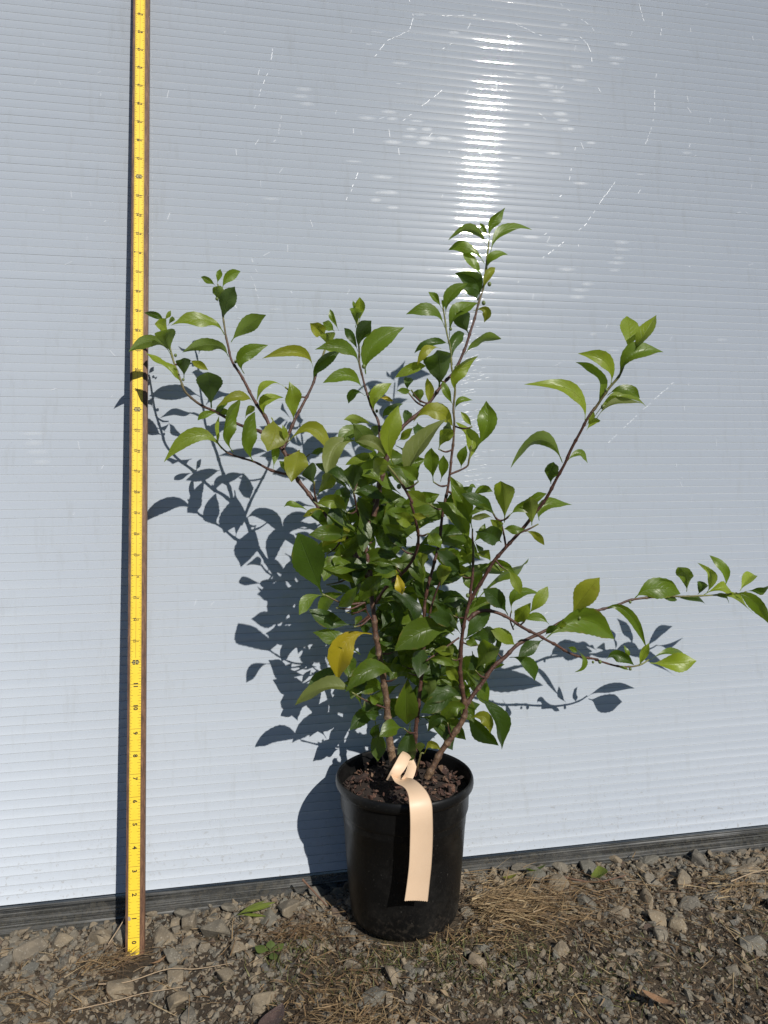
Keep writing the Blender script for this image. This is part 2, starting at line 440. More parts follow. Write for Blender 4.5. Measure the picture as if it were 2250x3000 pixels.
# ------------------------------------------------------------------ surveyed coordinates (metres)
BRANCHES = [
 ('trunk', [[0.1759, -0.0658, 0.1818], [0.168, -0.0658, 0.2255], [0.1663, -0.0658, 0.2496], [0.1637, -0.0658, 0.2787], [0.1578, -0.0658, 0.3163], [0.1536, -0.0658, 0.3417], [0.1503, -0.0658, 0.367], [0.1481, -0.0641, 0.3934], [0.1469, -0.0615, 0.4179], [0.1424, -0.0585, 0.4458], [0.1346, -0.0558, 0.4704]], 0.0046, 0.0022, 0),
 ('branch', [[0.147, -0.0658, 0.407], [0.1214, -0.0547, 0.4541], [0.1009, -0.0481, 0.4786], [0.0868, -0.0428, 0.4965], [0.0639, -0.0329, 0.5276], [0.0516, -0.0248, 0.5568], [0.029, -0.015, 0.576], [0.0045, -0.0044, 0.585], [-0.0231, 0.0082, 0.6001], [-0.0408, 0.0161, 0.6093], [-0.0584, 0.0233, 0.6244], [-0.0657, 0.0281, 0.6411], [-0.0745, 0.036, 0.6702], [-0.0804, 0.0434, 0.698], [-0.0826, 0.0462, 0.7089]], 0.0033, 0.001, 0.3),
 ('branch', [[0.0508, -0.0388, 0.5567], [0.0413, -0.0308, 0.5698], [0.0327, -0.0187, 0.5934], [0.0181, -0.0054, 0.6175], [0.0068, 0.006, 0.6418], [-0.0047, 0.0157, 0.6619], [-0.0103, 0.0255, 0.6884], [-0.0137, 0.0303, 0.7115], [-0.0164, 0.0358, 0.7378], [-0.0199, 0.0392, 0.7541]], 0.0024, 0.0009, 0.35),
 ('branch', [[0.0515, -0.0388, 0.5582], [0.063, -0.0334, 0.5858], [0.0767, -0.0281, 0.6123], [0.0875, -0.0242, 0.6346], [0.0969, -0.0203, 0.6615], [0.1032, -0.0183, 0.675], [0.1125, -0.0158, 0.6917]], 0.0022, 0.0009, 0.4),
 ('branch', [[0.0647, -0.0418, 0.5264], [0.0408, -0.0316, 0.5321], [0.0196, -0.022, 0.5422], [-0.0061, -0.0138, 0.551], [-0.0176, -0.0096, 0.5597], [-0.0261, -0.0058, 0.57]], 0.0019, 0.0009, 0.25),
 ('branch', [[0.145, -0.0608, 0.4715], [0.1525, -0.0564, 0.4941], [0.1593, -0.0514, 0.5202], [0.1612, -0.0455, 0.5532], [0.1603, -0.0414, 0.5863], [0.154, -0.0392, 0.6029], [0.1461, -0.0358, 0.6294], [0.1395, -0.0358, 0.6538], [0.1395, -0.0358, 0.6702], [0.1371, -0.0358, 0.6961], [0.1379, -0.0358, 0.7091]], 0.0022, 0.0009, 0.3),
 ('branch', [[0.1507, -0.0658, 0.4817], [0.1603, -0.0679, 0.5289], [0.1699, -0.0693, 0.5596], [0.1812, -0.0703, 0.5805], [0.2057, -0.0717, 0.6016], [0.2286, -0.0733, 0.6307], [0.2417, -0.0742, 0.6453], [0.2545, -0.0755, 0.6727], [0.2614, -0.0745, 0.6938], [0.2704, -0.0719, 0.7233], [0.2776, -0.07, 0.7448], [0.2807, -0.0676, 0.7726], [0.2829, -0.0658, 0.7934]], 0.0029, 0.0009, 0.25),
 ('trunk', [[0.1924, -0.0608, 0.1765], [0.1981, -0.0623, 0.1941], [0.2008, -0.065, 0.2297], [0.2035, -0.0678, 0.265], [0.2053, -0.0702, 0.2946], [0.2072, -0.0726, 0.3257], [0.2072, -0.0754, 0.36], [0.2077, -0.0765, 0.3769], [0.2106, -0.0778, 0.402], [0.2216, -0.0802, 0.4433], [0.2269, -0.0826, 0.4852], [0.2328, -0.0846, 0.5209], [0.2365, -0.0858, 0.5531], [0.2387, -0.0858, 0.5852], [0.2378, -0.0858, 0.6011], [0.2384, -0.0858, 0.6298], [0.2349, -0.0858, 0.6487], [0.2322, -0.0858, 0.6722], [0.228, -0.0858, 0.6909], [0.2246, -0.0858, 0.7119]], 0.0027, 0.0009, 0.3),
 ('twig', [[0.2341, -0.0858, 0.529], [0.2519, -0.088, 0.537], [0.2552, -0.0888, 0.5435], [0.2566, -0.0908, 0.5612]], 0.0012, 0.0008, 0.6),
 ('branch', [[0.1528, -0.0658, 0.3819], [0.1636, -0.0871, 0.4068], [0.1773, -0.1062, 0.4239], [0.1869, -0.1264, 0.4514], [0.1809, -0.1443, 0.4824], [0.1727, -0.1531, 0.501], [0.1736, -0.1538, 0.5032], [0.1634, -0.1592, 0.5211], [0.1472, -0.1658, 0.5401]], 0.002, 0.0012, 0.15),
 ('twig', [[0.2109, -0.0808, 0.3627], [0.2159, -0.0899, 0.3924], [0.2244, -0.1008, 0.4265]], 0.0013, 0.0008, 0),
 ('trunk', [[0.2125, -0.0708, 0.1729], [0.2272, -0.0724, 0.2012], [0.2432, -0.0738, 0.2227], [0.2571, -0.0753, 0.2485], [0.2548, -0.0778, 0.2684], [0.2493, -0.0824, 0.2923], [0.2469, -0.0894, 0.3281], [0.2485, -0.0947, 0.3542], [0.2523, -0.0979, 0.3795], [0.255, -0.0997, 0.3961], [0.2569, -0.1032, 0.4291], [0.255, -0.1058, 0.4537]], 0.0043, 0.0012, 0.1),
 ('branch', [[0.2535, -0.0958, 0.3821], [0.2667, -0.1043, 0.4112], [0.2765, -0.1102, 0.4303], [0.2895, -0.1166, 0.4492], [0.321, -0.1346, 0.4944], [0.3365, -0.1513, 0.5337], [0.3536, -0.1715, 0.5849], [0.3641, -0.1778, 0.6018], [0.3729, -0.1839, 0.6185], [0.382, -0.1893, 0.6323], [0.3859, -0.1958, 0.6518]], 0.0022, 0.0012, 0.25),
 ('branch', [[0.2531, -0.0958, 0.3644], [0.2627, -0.0958, 0.3723], [0.2736, -0.0958, 0.3748], [0.2872, -0.0958, 0.3719], [0.302, -0.0958, 0.3648], [0.3209, -0.0958, 0.352], [0.3431, -0.0913, 0.3402], [0.3633, -0.0863, 0.3283], [0.3913, -0.0798, 0.3128], [0.4243, -0.0722, 0.304], [0.422, -0.0715, 0.3035], [0.4542, -0.0633, 0.2919], [0.4792, -0.0574, 0.288], [0.4947, -0.0536, 0.2893], [0.5047, -0.0508, 0.2935]], 0.0022, 0.001, 0.15),
 ('branch', [[0.256, -0.0758, 0.2556], [0.2775, -0.0764, 0.2854], [0.2913, -0.0767, 0.3037], [0.3047, -0.077, 0.3141], [0.3184, -0.0773, 0.327], [0.3335, -0.0775, 0.3349], [0.3602, -0.0778, 0.3461], [0.3731, -0.0778, 0.3529], [0.3912, -0.0778, 0.3596], [0.42, -0.0778, 0.3659], [0.4079, -0.0778, 0.363], [0.4396, -0.0778, 0.3692], [0.4653, -0.0777, 0.3765], [0.5015, -0.0772, 0.3788], [0.5468, -0.0766, 0.3778], [0.5809, -0.0761, 0.3781], [0.6068, -0.0758, 0.3794]], 0.0028, 0.0009, 0.35),
 ('twig', [[0.288, -0.1208, 0.4498], [0.2838, -0.1235, 0.466], [0.2799, -0.1258, 0.4798]], 0.0011, 0.0008, 0),
 ('twig', [[0.2993, -0.1308, 0.4664], [0.3101, -0.1334, 0.471], [0.3196, -0.1358, 0.4761]], 0.0011, 0.0008, 0.5),
 ('twig', [[0.2447, -0.0908, 0.3435], [0.2202, -0.0939, 0.3289], [0.2047, -0.0958, 0.3204]], 0.0012, 0.001, 0),
 ('twig', [[0.1636, -0.0708, 0.26], [0.1404, -0.079, 0.2727], [0.1229, -0.0858, 0.2859]], 0.0011, 0.0008, 0.4),
 ('twig', [[0.1494, -0.0658, 0.3603], [0.1418, -0.0713, 0.3735], [0.1386, -0.0758, 0.3852]], 0.001, 0.0006, 0),
 ('twig', [[0.1982, -0.0758, 0.1801], [0.2015, -0.0845, 0.2079], [0.2048, -0.0858, 0.2094]], 0.0012, 0.0008, 0.8),
 ('twig', [[0.311, -0.0858, 0.3489], [0.3058, -0.0909, 0.3611], [0.3056, -0.0958, 0.3729]], 0.001, 0.0007, 0.2),
 ('twig', [[0.2414, -0.0758, 0.2222], [0.2355, -0.081, 0.2331], [0.2324, -0.0858, 0.2436]], 0.001, 0.0007, 0.2),
 ('twig', [[0.0888, -0.0508, 0.4945], [0.0848, -0.0584, 0.508], [0.0839, -0.0658, 0.5212]], 0.0012, 0.0009, 0.3),
 ('twig', [[0.1343, -0.0658, 0.4819], [0.1302, -0.0709, 0.4889], [0.1247, -0.0858, 0.5106]], 0.0014, 0.0009, 0.2),
 ('twig', [[-0.0706, 0.0325, 0.6573], [-0.0618, 0.0265, 0.6567], [-0.0531, 0.0205, 0.6614]], 0.0011, 0.0008, 0.35),
 ('twig', [[0.0787, -0.0274, 0.6164], [0.0661, -0.0334, 0.6181], [0.0536, -0.0394, 0.6269]], 0.0011, 0.0008, 0.35),
 ('twig', [[0.0542, -0.0265, 0.5506], [0.0619, -0.0325, 0.5509], [0.0695, -0.0385, 0.556]], 0.0011, 0.0008, 0.35),
 ('twig', [[0.151, -0.038, 0.6129], [0.1553, -0.044, 0.6124], [0.1596, -0.05, 0.6153]], 0.0011, 0.0008, 0.35),
 ('twig', [[0.2298, -0.0734, 0.6321], [0.2192, -0.0794, 0.6365], [0.2087, -0.0854, 0.6478]], 0.0011, 0.0008, 0.35),
 ('twig', [[0.2385, -0.0858, 0.5828], [0.247, -0.0918, 0.5798], [0.2554, -0.0978, 0.5817]], 0.0011, 0.0008, 0.35),
 ('twig', [[0.1609, -0.044, 0.565], [0.1505, -0.05, 0.5615], [0.1401, -0.056, 0.5637]], 0.0011, 0.0008, 0.35),
 ('twig', [[0.2081, -0.0719, 0.6046], [0.199, -0.0679, 0.6101], [0.19, -0.0639, 0.622]], 0.0011, 0.0008, 0.35),
 ('twig', [[0.2108, -0.0721, 0.608], [0.2001, -0.0781, 0.6116], [0.1895, -0.0841, 0.622]], 0.0011, 0.0008, 0.35),
 ('twig', [[0.2321, -0.0844, 0.5167], [0.2219, -0.0904, 0.516], [0.2117, -0.0964, 0.5211]], 0.0011, 0.0008, 0.35),
 ('twig', [[0.2367, -0.0858, 0.5564], [0.227, -0.0918, 0.554], [0.2173, -0.0978, 0.557]], 0.0011, 0.0008, 0.35),
 ('twig', [[0.0581, -0.029, 0.5415], [0.0702, -0.025, 0.543], [0.0822, -0.021, 0.5511]], 0.0011, 0.0008, 0.35),
 ('twig', [[0.1247, -0.0858, 0.5106], [0.1274, -0.0818, 0.5149], [0.13, -0.0778, 0.5229]], 0.0011, 0.0008, 0.35),
 ('twig', [[0.1659, -0.1578, 0.5166], [0.1716, -0.1638, 0.5183], [0.1772, -0.1698, 0.5243]], 0.0011, 0.0008, 0.35),
 ('twig', [[0.2277, -0.0829, 0.4903], [0.2182, -0.0889, 0.4903], [0.2086, -0.0949, 0.4959]], 0.0011, 0.0008, 0.35),
 ('twig', [[0.2799, -0.1258, 0.4798], [0.2829, -0.1318, 0.4815], [0.2859, -0.1378, 0.4868]], 0.0011, 0.0008, 0.35),
 ('twig', [[0.2799, -0.1258, 0.4798], [0.2731, -0.1318, 0.4822], [0.2664, -0.1378, 0.4896]], 0.0011, 0.0008, 0.35),
 ('twig', [[0.231, -0.084, 0.5101], [0.2438, -0.09, 0.5027], [0.2565, -0.096, 0.5023]], 0.0011, 0.0008, 0.35),
 ('twig', [[0.255, -0.1058, 0.4537], [0.2526, -0.1118, 0.4595], [0.2501, -0.1178, 0.4704]], 0.0011, 0.0008, 0.35),
 ('twig', [[0.231, -0.084, 0.5101], [0.2381, -0.09, 0.5065], [0.2451, -0.096, 0.5074]], 0.0011, 0.0008, 0.35),
 ('twig', [[0.231, -0.084, 0.5101], [0.2411, -0.09, 0.5069], [0.2511, -0.096, 0.5093]], 0.0011, 0.0008, 0.35),
 ('twig', [[0.2561, -0.1016, 0.4145], [0.2514, -0.0976, 0.413], [0.2467, -0.0936, 0.4145]], 0.0011, 0.0008, 0.35),
 ('twig', [[0.2216, -0.0802, 0.4433], [0.2284, -0.0762, 0.4408], [0.2351, -0.0722, 0.4421]], 0.0011, 0.0008, 0.35),
 ('twig', [[0.2797, -0.1117, 0.435], [0.2847, -0.1177, 0.4275], [0.2896, -0.1237, 0.4245]], 0.0011, 0.0008, 0.35),
 ('twig', [[0.3154, -0.0958, 0.3557], [0.3179, -0.1018, 0.361], [0.3205, -0.1078, 0.3711]], 0.0011, 0.0008, 0.35),
 ('twig', [[0.2818, -0.0765, 0.2912], [0.2732, -0.0825, 0.2947], [0.2645, -0.0885, 0.3042]], 0.0011, 0.0008, 0.35),
 ('twig', [[0.3021, -0.0769, 0.3121], [0.2975, -0.0729, 0.3173], [0.2928, -0.0689, 0.3271]], 0.0011, 0.0008, 0.35),
 ('twig', [[0.2476, -0.0915, 0.3386], [0.2559, -0.0975, 0.3356], [0.2642, -0.1035, 0.3375]], 0.0011, 0.0008, 0.35),
 ('twig', [[0.2506, -0.0964, 0.3681], [0.2443, -0.0924, 0.3668], [0.2381, -0.0884, 0.3692]], 0.0011, 0.0008, 0.35),
 ('twig', [[0.2475, -0.0877, 0.3195], [0.2404, -0.0937, 0.3186], [0.2332, -0.0997, 0.3222]], 0.0011, 0.0008, 0.35),
 ('twig', [[0.6068, -0.0758, 0.3794], [0.6167, -0.0718, 0.3767], [0.6266, -0.0678, 0.3791]], 0.0011, 0.0008, 0.35),
 ('twig', [[0.1618, -0.0658, 0.2908], [0.1683, -0.0718, 0.2918], [0.1747, -0.0778, 0.2975]], 0.0011, 0.0008, 0.35),
 ('twig', [[0.2056, -0.0705, 0.2988], [0.1968, -0.0765, 0.2986], [0.188, -0.0825, 0.3038]], 0.0011, 0.0008, 0.35),
 ('twig', [[0.2006, -0.0648, 0.2266], [0.1922, -0.0708, 0.229], [0.1839, -0.0768, 0.237]], 0.0011, 0.0008, 0.35),
 ('twig', [[0.2022, -0.0665, 0.2484], [0.1945, -0.0625, 0.2449], [0.1867, -0.0585, 0.2457]], 0.0011, 0.0008, 0.35),
 ('twig', [[0.206, -0.0711, 0.3059], [0.1951, -0.0671, 0.3034], [0.1842, -0.0631, 0.3065]], 0.0011, 0.0008, 0.35),
 ('twig', [[0.1565, -0.0658, 0.324], [0.1677, -0.0618, 0.3212], [0.1789, -0.0578, 0.3241]], 0.0011, 0.0008, 0.35),
 ('twig', [[0.2072, -0.075, 0.3556], [0.201, -0.071, 0.3537], [0.1948, -0.067, 0.3553]], 0.0011, 0.0008, 0.35),
 ('twig', [[0.1386, -0.0758, 0.3852], [0.1149, -0.0718, 0.3843], [0.0913, -0.0678, 0.3952]], 0.0011, 0.0008, 0.35),
 ('twig', [[0.1181, -0.0536, 0.458], [0.1076, -0.0596, 0.4456], [0.097, -0.0656, 0.4404]], 0.0011, 0.0008, 0.35),
 ('twig', [[0.1386, -0.0758, 0.3852], [0.1157, -0.0818, 0.3854], [0.0929, -0.0878, 0.3973]], 0.0011, 0.0008, 0.35),
 ('twig', [[0.1377, -0.0617, 0.4242], [0.1175, -0.0577, 0.408], [0.0974, -0.0537, 0.4029]], 0.0011, 0.0008, 0.35),
 ('twig', [[0.1386, -0.0758, 0.3852], [0.1215, -0.0818, 0.3797], [0.1044, -0.0878, 0.3829]], 0.0011, 0.0008, 0.35),
 ('twig', [[0.1445, -0.0693, 0.3689], [0.1355, -0.0653, 0.36], [0.1265, -0.0613, 0.3567]], 0.0011, 0.0008, 0.35),
 ('twig', [[0.1462, -0.0681, 0.3658], [0.1359, -0.0741, 0.3593], [0.1256, -0.0801, 0.3588]], 0.0011, 0.0008, 0.35),
 ('twig', [[0.1452, -0.0688, 0.3677], [0.1394, -0.0648, 0.3614], [0.1335, -0.0608, 0.3591]], 0.0011, 0.0008, 0.35),
 ('twig', [[0.1406, -0.073, 0.378], [0.1301, -0.069, 0.3723], [0.1197, -0.065, 0.3722]], 0.0011, 0.0008, 0.35),
 ('twig', [[0.1411, -0.0581, 0.4499], [0.1476, -0.0541, 0.4494], [0.154, -0.0501, 0.4525]], 0.0011, 0.0008, 0.35),
 ('twig', [[0.1302, -0.0709, 0.4888], [0.124, -0.0769, 0.486], [0.1178, -0.0829, 0.4873]], 0.0011, 0.0008, 0.35),
 ('twig', [[0.0902, -0.0441, 0.4922], [0.0851, -0.0501, 0.4869], [0.08, -0.0561, 0.4858]], 0.0011, 0.0008, 0.35),
 ('twig', [[0.1283, -0.0577, 0.4414], [0.1207, -0.0637, 0.4374], [0.113, -0.0697, 0.4381]], 0.0011, 0.0008, 0.35),
 ('twig', [[0.1756, -0.1038, 0.4218], [0.1708, -0.1098, 0.4245], [0.166, -0.1158, 0.4316]], 0.0011, 0.0008, 0.35),
 ('twig', [[0.1846, -0.1213, 0.4446], [0.1779, -0.1173, 0.446], [0.1712, -0.1133, 0.4515]], 0.0011, 0.0008, 0.35),
 ('twig', [[0.1839, -0.1353, 0.4671], [0.1886, -0.1413, 0.4665], [0.1933, -0.1473, 0.4697]], 0.0011, 0.0008, 0.35),
]
# leaf blades in tenths of a millimetre: base xyz, mid rib xyz, tip xyz, width; then roll, colour class
LEAVES = [
 (-207, 392, 7541, -186, 368, 7628, -166, 348, 7704, 73, 0.0, 'g'),
 (-148, 375, 7480, -78, 362, 7622, 58, 369, 7692, 122, -0.12, 'g'),
 (-229, 392, 7525, -286, 338, 7585, -382, 347, 7605, 78, 0.0, 'g'),
 (-201, 346, 7330, -214, 263, 7416, -227, 188, 7484, 137, 0.0, 'g'),
 (-137, 307, 7118, -93, 180, 7301, -5, 103, 7453, 208, -0.06, 'd'),
 (-129, 267, 6927, -333, 212, 7115, -694, 173, 7018, 185, 0.87, 'l'),
 (-51, 235, 6838, 48, 149, 7035, 329, 86, 7137, 199, -0.33, 'g'),
 (-83, 175, 6658, -263, 120, 6801, -577, 159, 6707, 158, -0.87, 'g'),
 (98, 64, 6453, 92, -10, 6632, 343, 1, 6774, 176, 0.58, 'g'),
 (-841, 462, 7085, -908, 423, 7154, -1047, 434, 7181, 82, -0.0, 'd'),
 (-833, 462, 7104, -794, 445, 7165, -755, 434, 7214, 52, 0.0, 'l'),
 (-789, 448, 7043, -746, 398, 7091, -703, 355, 7122, 62, 0.0, 'g'),
 (-752, 366, 6710, -758, 236, 6856, -762, 124, 6961, 265, 0.0, 'g'),
 (-797, 435, 6966, -859, 361, 7010, -920, 299, 7032, 154, 0.29, 'l'),
 (-756, 353, 6683, -927, 327, 6841, -1195, 329, 6753, 162, -0.87, 'g'),
 (-639, 271, 6363, -794, 210, 6502, -1011, 264, 6675, 179, 0.62, 'l'),
 (-605, 271, 6408, -596, 167, 6529, -588, 80, 6614, 177, -0.0, 'd'),
 (-531, 205, 6614, -431, 135, 6565, -331, 75, 6497, 102, 0.11, 'y'),
 (-289, 106, 6051, -300, -82, 6264, -310, -262, 6452, 294, 0.0, 'd'),
 (180, -75, 6126, 35, -172, 6190, -194, -193, 6094, 132, 0.77, 'y'),
 (-202, 65, 5983, -331, 20, 6004, -433, 23, 5915, 86, 0.18, 'g'),
 (-216, 86, 6016, -146, 25, 6008, -77, -31, 5989, 85, 0.0, 'g'),
 (-260, 86, 6016, -204, 31, 6048, -148, -19, 6070, 77, 0.0, 'd'),
 (-184, 65, 6001, -249, -15, 5819, -206, 21, 5665, 76, 0.87, 'l'),
 (-184, 65, 6001, -144, 42, 6104, -103, 26, 6191, 67, 0.25, 'l'),
 (-44, -142, 5531, -101, -266, 5812, 33, -272, 6102, 226, 0.7, 'g'),
 (185, -217, 5419, 101, -321, 5697, 201, -334, 5962, 213, 0.51, 'g'),
 (96, -176, 5925, 148, -248, 5991, 199, -314, 6044, 97, 0.16, 'l'),
 (392, -200, 5937, 365, -357, 5778, 340, -494, 5584, 299, 0.22, 'y'),
 (330, -187, 5946, 328, -216, 6107, 512, -221, 6160, 135, 0.11, 'l'),
 (637, -329, 5890, 619, -382, 6109, 601, -424, 6303, 199, 0.3, 'l'),
 (536, -394, 6269, 369, -479, 6279, 228, -485, 6151, 102, 0.87, 'l'),
 (874, -221, 6501, 693, -354, 6696, 334, -393, 6604, 140, 0.87, 'y'),
 (875, -242, 6353, 959, -292, 6560, 1185, -319, 6666, 179, -0.58, 'd'),
 (1034, -168, 6884, 940, -263, 6947, 847, -345, 6982, 176, 0.0, 'y'),
 (1061, -183, 6729, 1038, -266, 6818, 1014, -342, 6893, 205, 0.0, 'l'),
 (1133, -158, 6940, 1062, -226, 6982, 992, -289, 7011, 115, 0.33, 'g'),
 (1185, -158, 6946, 1132, -165, 7076, 1079, -158, 7181, 83, -0.48, 'g'),
 (986, -188, 6726, 1093, -208, 6749, 1199, -217, 6750, 83, -0.27, 'l'),
 (540, -381, 5604, 528, -407, 5724, 515, -427, 5832, 74, 0.59, 'l'),
 (552, -378, 5632, 853, -428, 5798, 1040, -428, 5474, 182, 0.87, 'y'),
 (695, -385, 5560, 641, -541, 5416, 588, -675, 5233, 293, -0.0, 'y'),
 (402, -312, 5343, 425, -278, 5498, 448, -233, 5634, 96, 0.27, 'g'),
 (528, -365, 5300, 500, -423, 5368, 473, -475, 5424, 81, 0.33, 'g'),
 (-173, -104, 5568, -456, -151, 5738, -781, -182, 5463, 175, 0.87, 'l'),
 (1396, -358, 7024, 1392, -394, 7156, 1389, -424, 7276, 126, 0.0, 'l'),
 (1349, -358, 6957, 1316, -465, 7073, 1283, -555, 7154, 160, -0.0, 'g'),
 (1323, -358, 7114, 1322, -362, 7191, 1322, -358, 7254, 45, 0.59, 'g'),
 (1395, -358, 6698, 1389, -519, 6856, 1483, -624, 6988, 211, 0.19, 'd'),
 (1378, -358, 6685, 1304, -410, 6822, 1226, -358, 6940, 96, -0.07, 'd'),
 (1386, -358, 6535, 1214, -461, 6723, 899, -505, 6682, 170, 0.87, 'g'),
 (1470, -358, 6433, 1528, -413, 6730, 1870, -426, 6945, 266, 0.54, 'g'),
 (1431, -361, 6257, 1251, -427, 6381, 997, -412, 6337, 175, 0.77, 'g'),
 (1446, -368, 6194, 1346, -342, 6219, 1285, -242, 6113, 109, 0.1, 'd'),
 (1442, -372, 6185, 1531, -310, 6205, 1622, -242, 6214, 109, 0.0, 'd'),
 (1596, -500, 6153, 1675, -513, 6141, 1754, -521, 6118, 56, 0.0, 'Y'),
 (1571, -402, 5971, 1592, -489, 6154, 1732, -486, 6307, 151, 0.0, 'l'),
 (2229, -858, 7113, 2157, -864, 7202, 2085, -863, 7277, 86, -0.0, 'g'),
 (2239, -858, 7087, 2238, -854, 7154, 2236, -845, 7209, 38, 0.19, 'g'),
 (2279, -858, 7046, 2323, -916, 7234, 2462, -961, 7368, 155, 0.55, 'g'),
 (2267, -858, 6901, 2113, -930, 7059, 1873, -949, 7059, 146, 0.75, 'g'),
 (2325, -858, 6793, 2382, -955, 7020, 2599, -949, 7156, 190, 0.76, 'g'),
 (2576, -749, 6868, 2491, -865, 6980, 2408, -975, 7076, 201, 0.0, 'd'),
 (2634, -730, 7125, 2769, -782, 7136, 2768, -728, 7013, 110, 0.0, 'y'),
 (2687, -719, 7245, 2650, -610, 7402, 2612, -489, 7536, 204, 0.0, 'd'),
 (2359, -858, 6500, 2405, -829, 6729, 2535, -766, 6872, 147, -0.27, 'd'),
 (2530, -751, 6628, 2688, -781, 6788, 2916, -759, 6836, 147, -0.83, 'g'),
 (2317, -858, 6735, 2102, -917, 6742, 1948, -886, 6664, 123, 0.52, 'd'),
 (2202, -978, 6653, 2035, -1053, 6644, 1924, -1052, 6509, 104, 0.56, 'y'),
 (2240, -730, 6255, 2177, -919, 6464, 2115, -1098, 6645, 313, -0.0, 'd'),
 (2087, -854, 6478, 1906, -928, 6461, 1719, -902, 6356, 123, 0.24, 'l'),
 (2393, -858, 6199, 2408, -939, 6408, 2611, -957, 6571, 180, -0.32, 'l'),
 (2369, -858, 6056, 2312, -880, 6200, 2247, -871, 6313, 91, 0.2, 'g'),
 (2394, -858, 6008, 2432, -923, 6095, 2571, -890, 6123, 77, 0.63, 'g'),
 (2115, -721, 6061, 2108, -733, 6216, 2100, -738, 6354, 105, -0.26, 'y'),
 (2027, -719, 6076, 1996, -787, 6155, 1966, -850, 6220, 137, 0.0, 'g'),
 (1952, -709, 5878, 2139, -789, 6032, 2387, -752, 5901, 197, 0.67, 'y'),
 (1993, -711, 5871, 2004, -789, 5790, 2015, -860, 5698, 154, 0.28, 'd'),
 (2374, -858, 5780, 2312, -910, 5819, 2251, -957, 5847, 104, -0.3, 'd'),
 (2610, -903, 5560, 2679, -965, 5834, 2706, -993, 6077, 236, 0.0, 'g'),
 (2552, -890, 5448, 2561, -871, 5660, 2463, -789, 5875, 168, 0.6, 'l'),
 (2554, -978, 5817, 2490, -989, 5902, 2426, -992, 5970, 73, -0.0, 'l'),
 (2462, -873, 5357, 2466, -934, 5479, 2469, -990, 5587, 120, -0.26, 'g'),
 (2350, -858, 5261, 2431, -898, 5178, 2462, -921, 5079, 75, 0.52, 'g'),
 (1701, -1573, 5159, 1762, -1677, 5486, 2016, -1671, 5839, 286, 0.81, 'p'),
 (1525, -1652, 5408, 1494, -1761, 5669, 1542, -1793, 5955, 206, 0.28, 'l'),
 (1654, -686, 5447, 1480, -721, 5611, 1315, -687, 5651, 154, 0.11, 'p'),
 (1549, -433, 5722, 1300, -527, 5791, 1134, -568, 5636, 173, 0.61, 'g'),
 (1535, -417, 5843, 1373, -485, 5940, 1213, -446, 5932, 112, -0.6, 'l'),
 (1401, -560, 5637, 1135, -648, 5579, 986, -728, 5258, 227, 0.59, 'p'),
 (1612, -472, 5446, 1426, -559, 5482, 1228, -562, 5418, 124, 0.51, 'l'),
 (1537, -1641, 5379, 1444, -1551, 5366, 1349, -1454, 5340, 180, -0.0, 'l'),
 (1777, -698, 5668, 1836, -784, 5735, 1894, -866, 5792, 106, 0.16, 'l'),
 (1655, -410, 5927, 1719, -427, 6029, 1910, -347, 6106, 107, 0.0, 'd'),
 (1653, -417, 5847, 1599, -348, 5800, 1544, -269, 5734, 126, 0.33, 'd'),
 (1900, -639, 6220, 1939, -573, 6316, 1977, -499, 6397, 105, 0.0, 'd'),
 (1895, -841, 6220, 1813, -900, 6217, 1732, -955, 6207, 80, 0.26, 'g'),
 (2117, -964, 5211, 2088, -1038, 5400, 2060, -1102, 5565, 175, -0.17, 'g'),
 (2199, -964, 5211, 2199, -1023, 5357, 2199, -1076, 5487, 120, 0.0, 'g'),
 (2173, -978, 5570, 2222, -1084, 5685, 2270, -1178, 5774, 151, 0.0, 'l'),
 (866, -563, 5043, 938, -693, 5182, 1008, -814, 5298, 195, 0.08, 'l'),
 (836, -637, 5176, 815, -738, 5302, 794, -832, 5412, 185, 0.27, 'd'),
 (822, -210, 5511, 905, -281, 5541, 987, -348, 5561, 93, 0.11, 'd'),
 (1252, -845, 5086, 1224, -988, 5266, 1195, -1121, 5421, 218, 0.0, 'd'),
 (1236, -845, 5086, 1113, -801, 5294, 973, -751, 5306, 125, 0.61, 'd'),
 (1300, -778, 5229, 1406, -731, 5284, 1513, -675, 5321, 96, 0.0, 'd'),
 (1836, -705, 5837, 1877, -639, 5928, 1918, -566, 6007, 114, 0.0, 'd'),
 (1772, -1698, 5243, 1671, -1790, 5321, 1572, -1871, 5376, 158, 0.21, 'g'),
 (2086, -949, 4959, 1954, -1055, 5035, 1825, -1156, 5100, 176, 0.0, 'l'),
 (2842, -658, 7958, 2867, -687, 8098, 3022, -710, 8264, 126, -0.73, 'g'),
 (2837, -658, 7984, 2784, -664, 8053, 2731, -665, 8109, 65, 0.16, 'g'),
 (2852, -669, 7789, 3003, -680, 8007, 3306, -683, 8092, 184, 0.87, 'g'),
 (2814, -666, 7851, 2622, -785, 7998, 2344, -801, 7957, 126, -0.87, 'g'),
 (2778, -681, 7660, 2633, -654, 7863, 2416, -594, 7856, 141, 0.87, 'g'),
 (2748, -696, 7516, 2662, -681, 7688, 2527, -657, 7811, 138, 0.43, 'g'),
 (2806, -688, 7597, 2839, -780, 7731, 3004, -764, 7758, 107, 0.72, 'g'),
 (2687, -719, 7243, 2634, -840, 7420, 2423, -861, 7485, 206, 0.26, 'd'),
 (2763, -707, 7359, 2780, -768, 7501, 2872, -745, 7609, 94, 0.28, 'y'),
 (3874, -1958, 6523, 3928, -1844, 6739, 3981, -1711, 6925, 199, 0.16, 'l'),
 (3909, -1958, 6524, 3953, -2058, 6720, 4103, -2039, 6884, 166, 0.51, 'l'),
 (3819, -1890, 6312, 3885, -1989, 6511, 4179, -2023, 6550, 209, 0.8, 'g'),
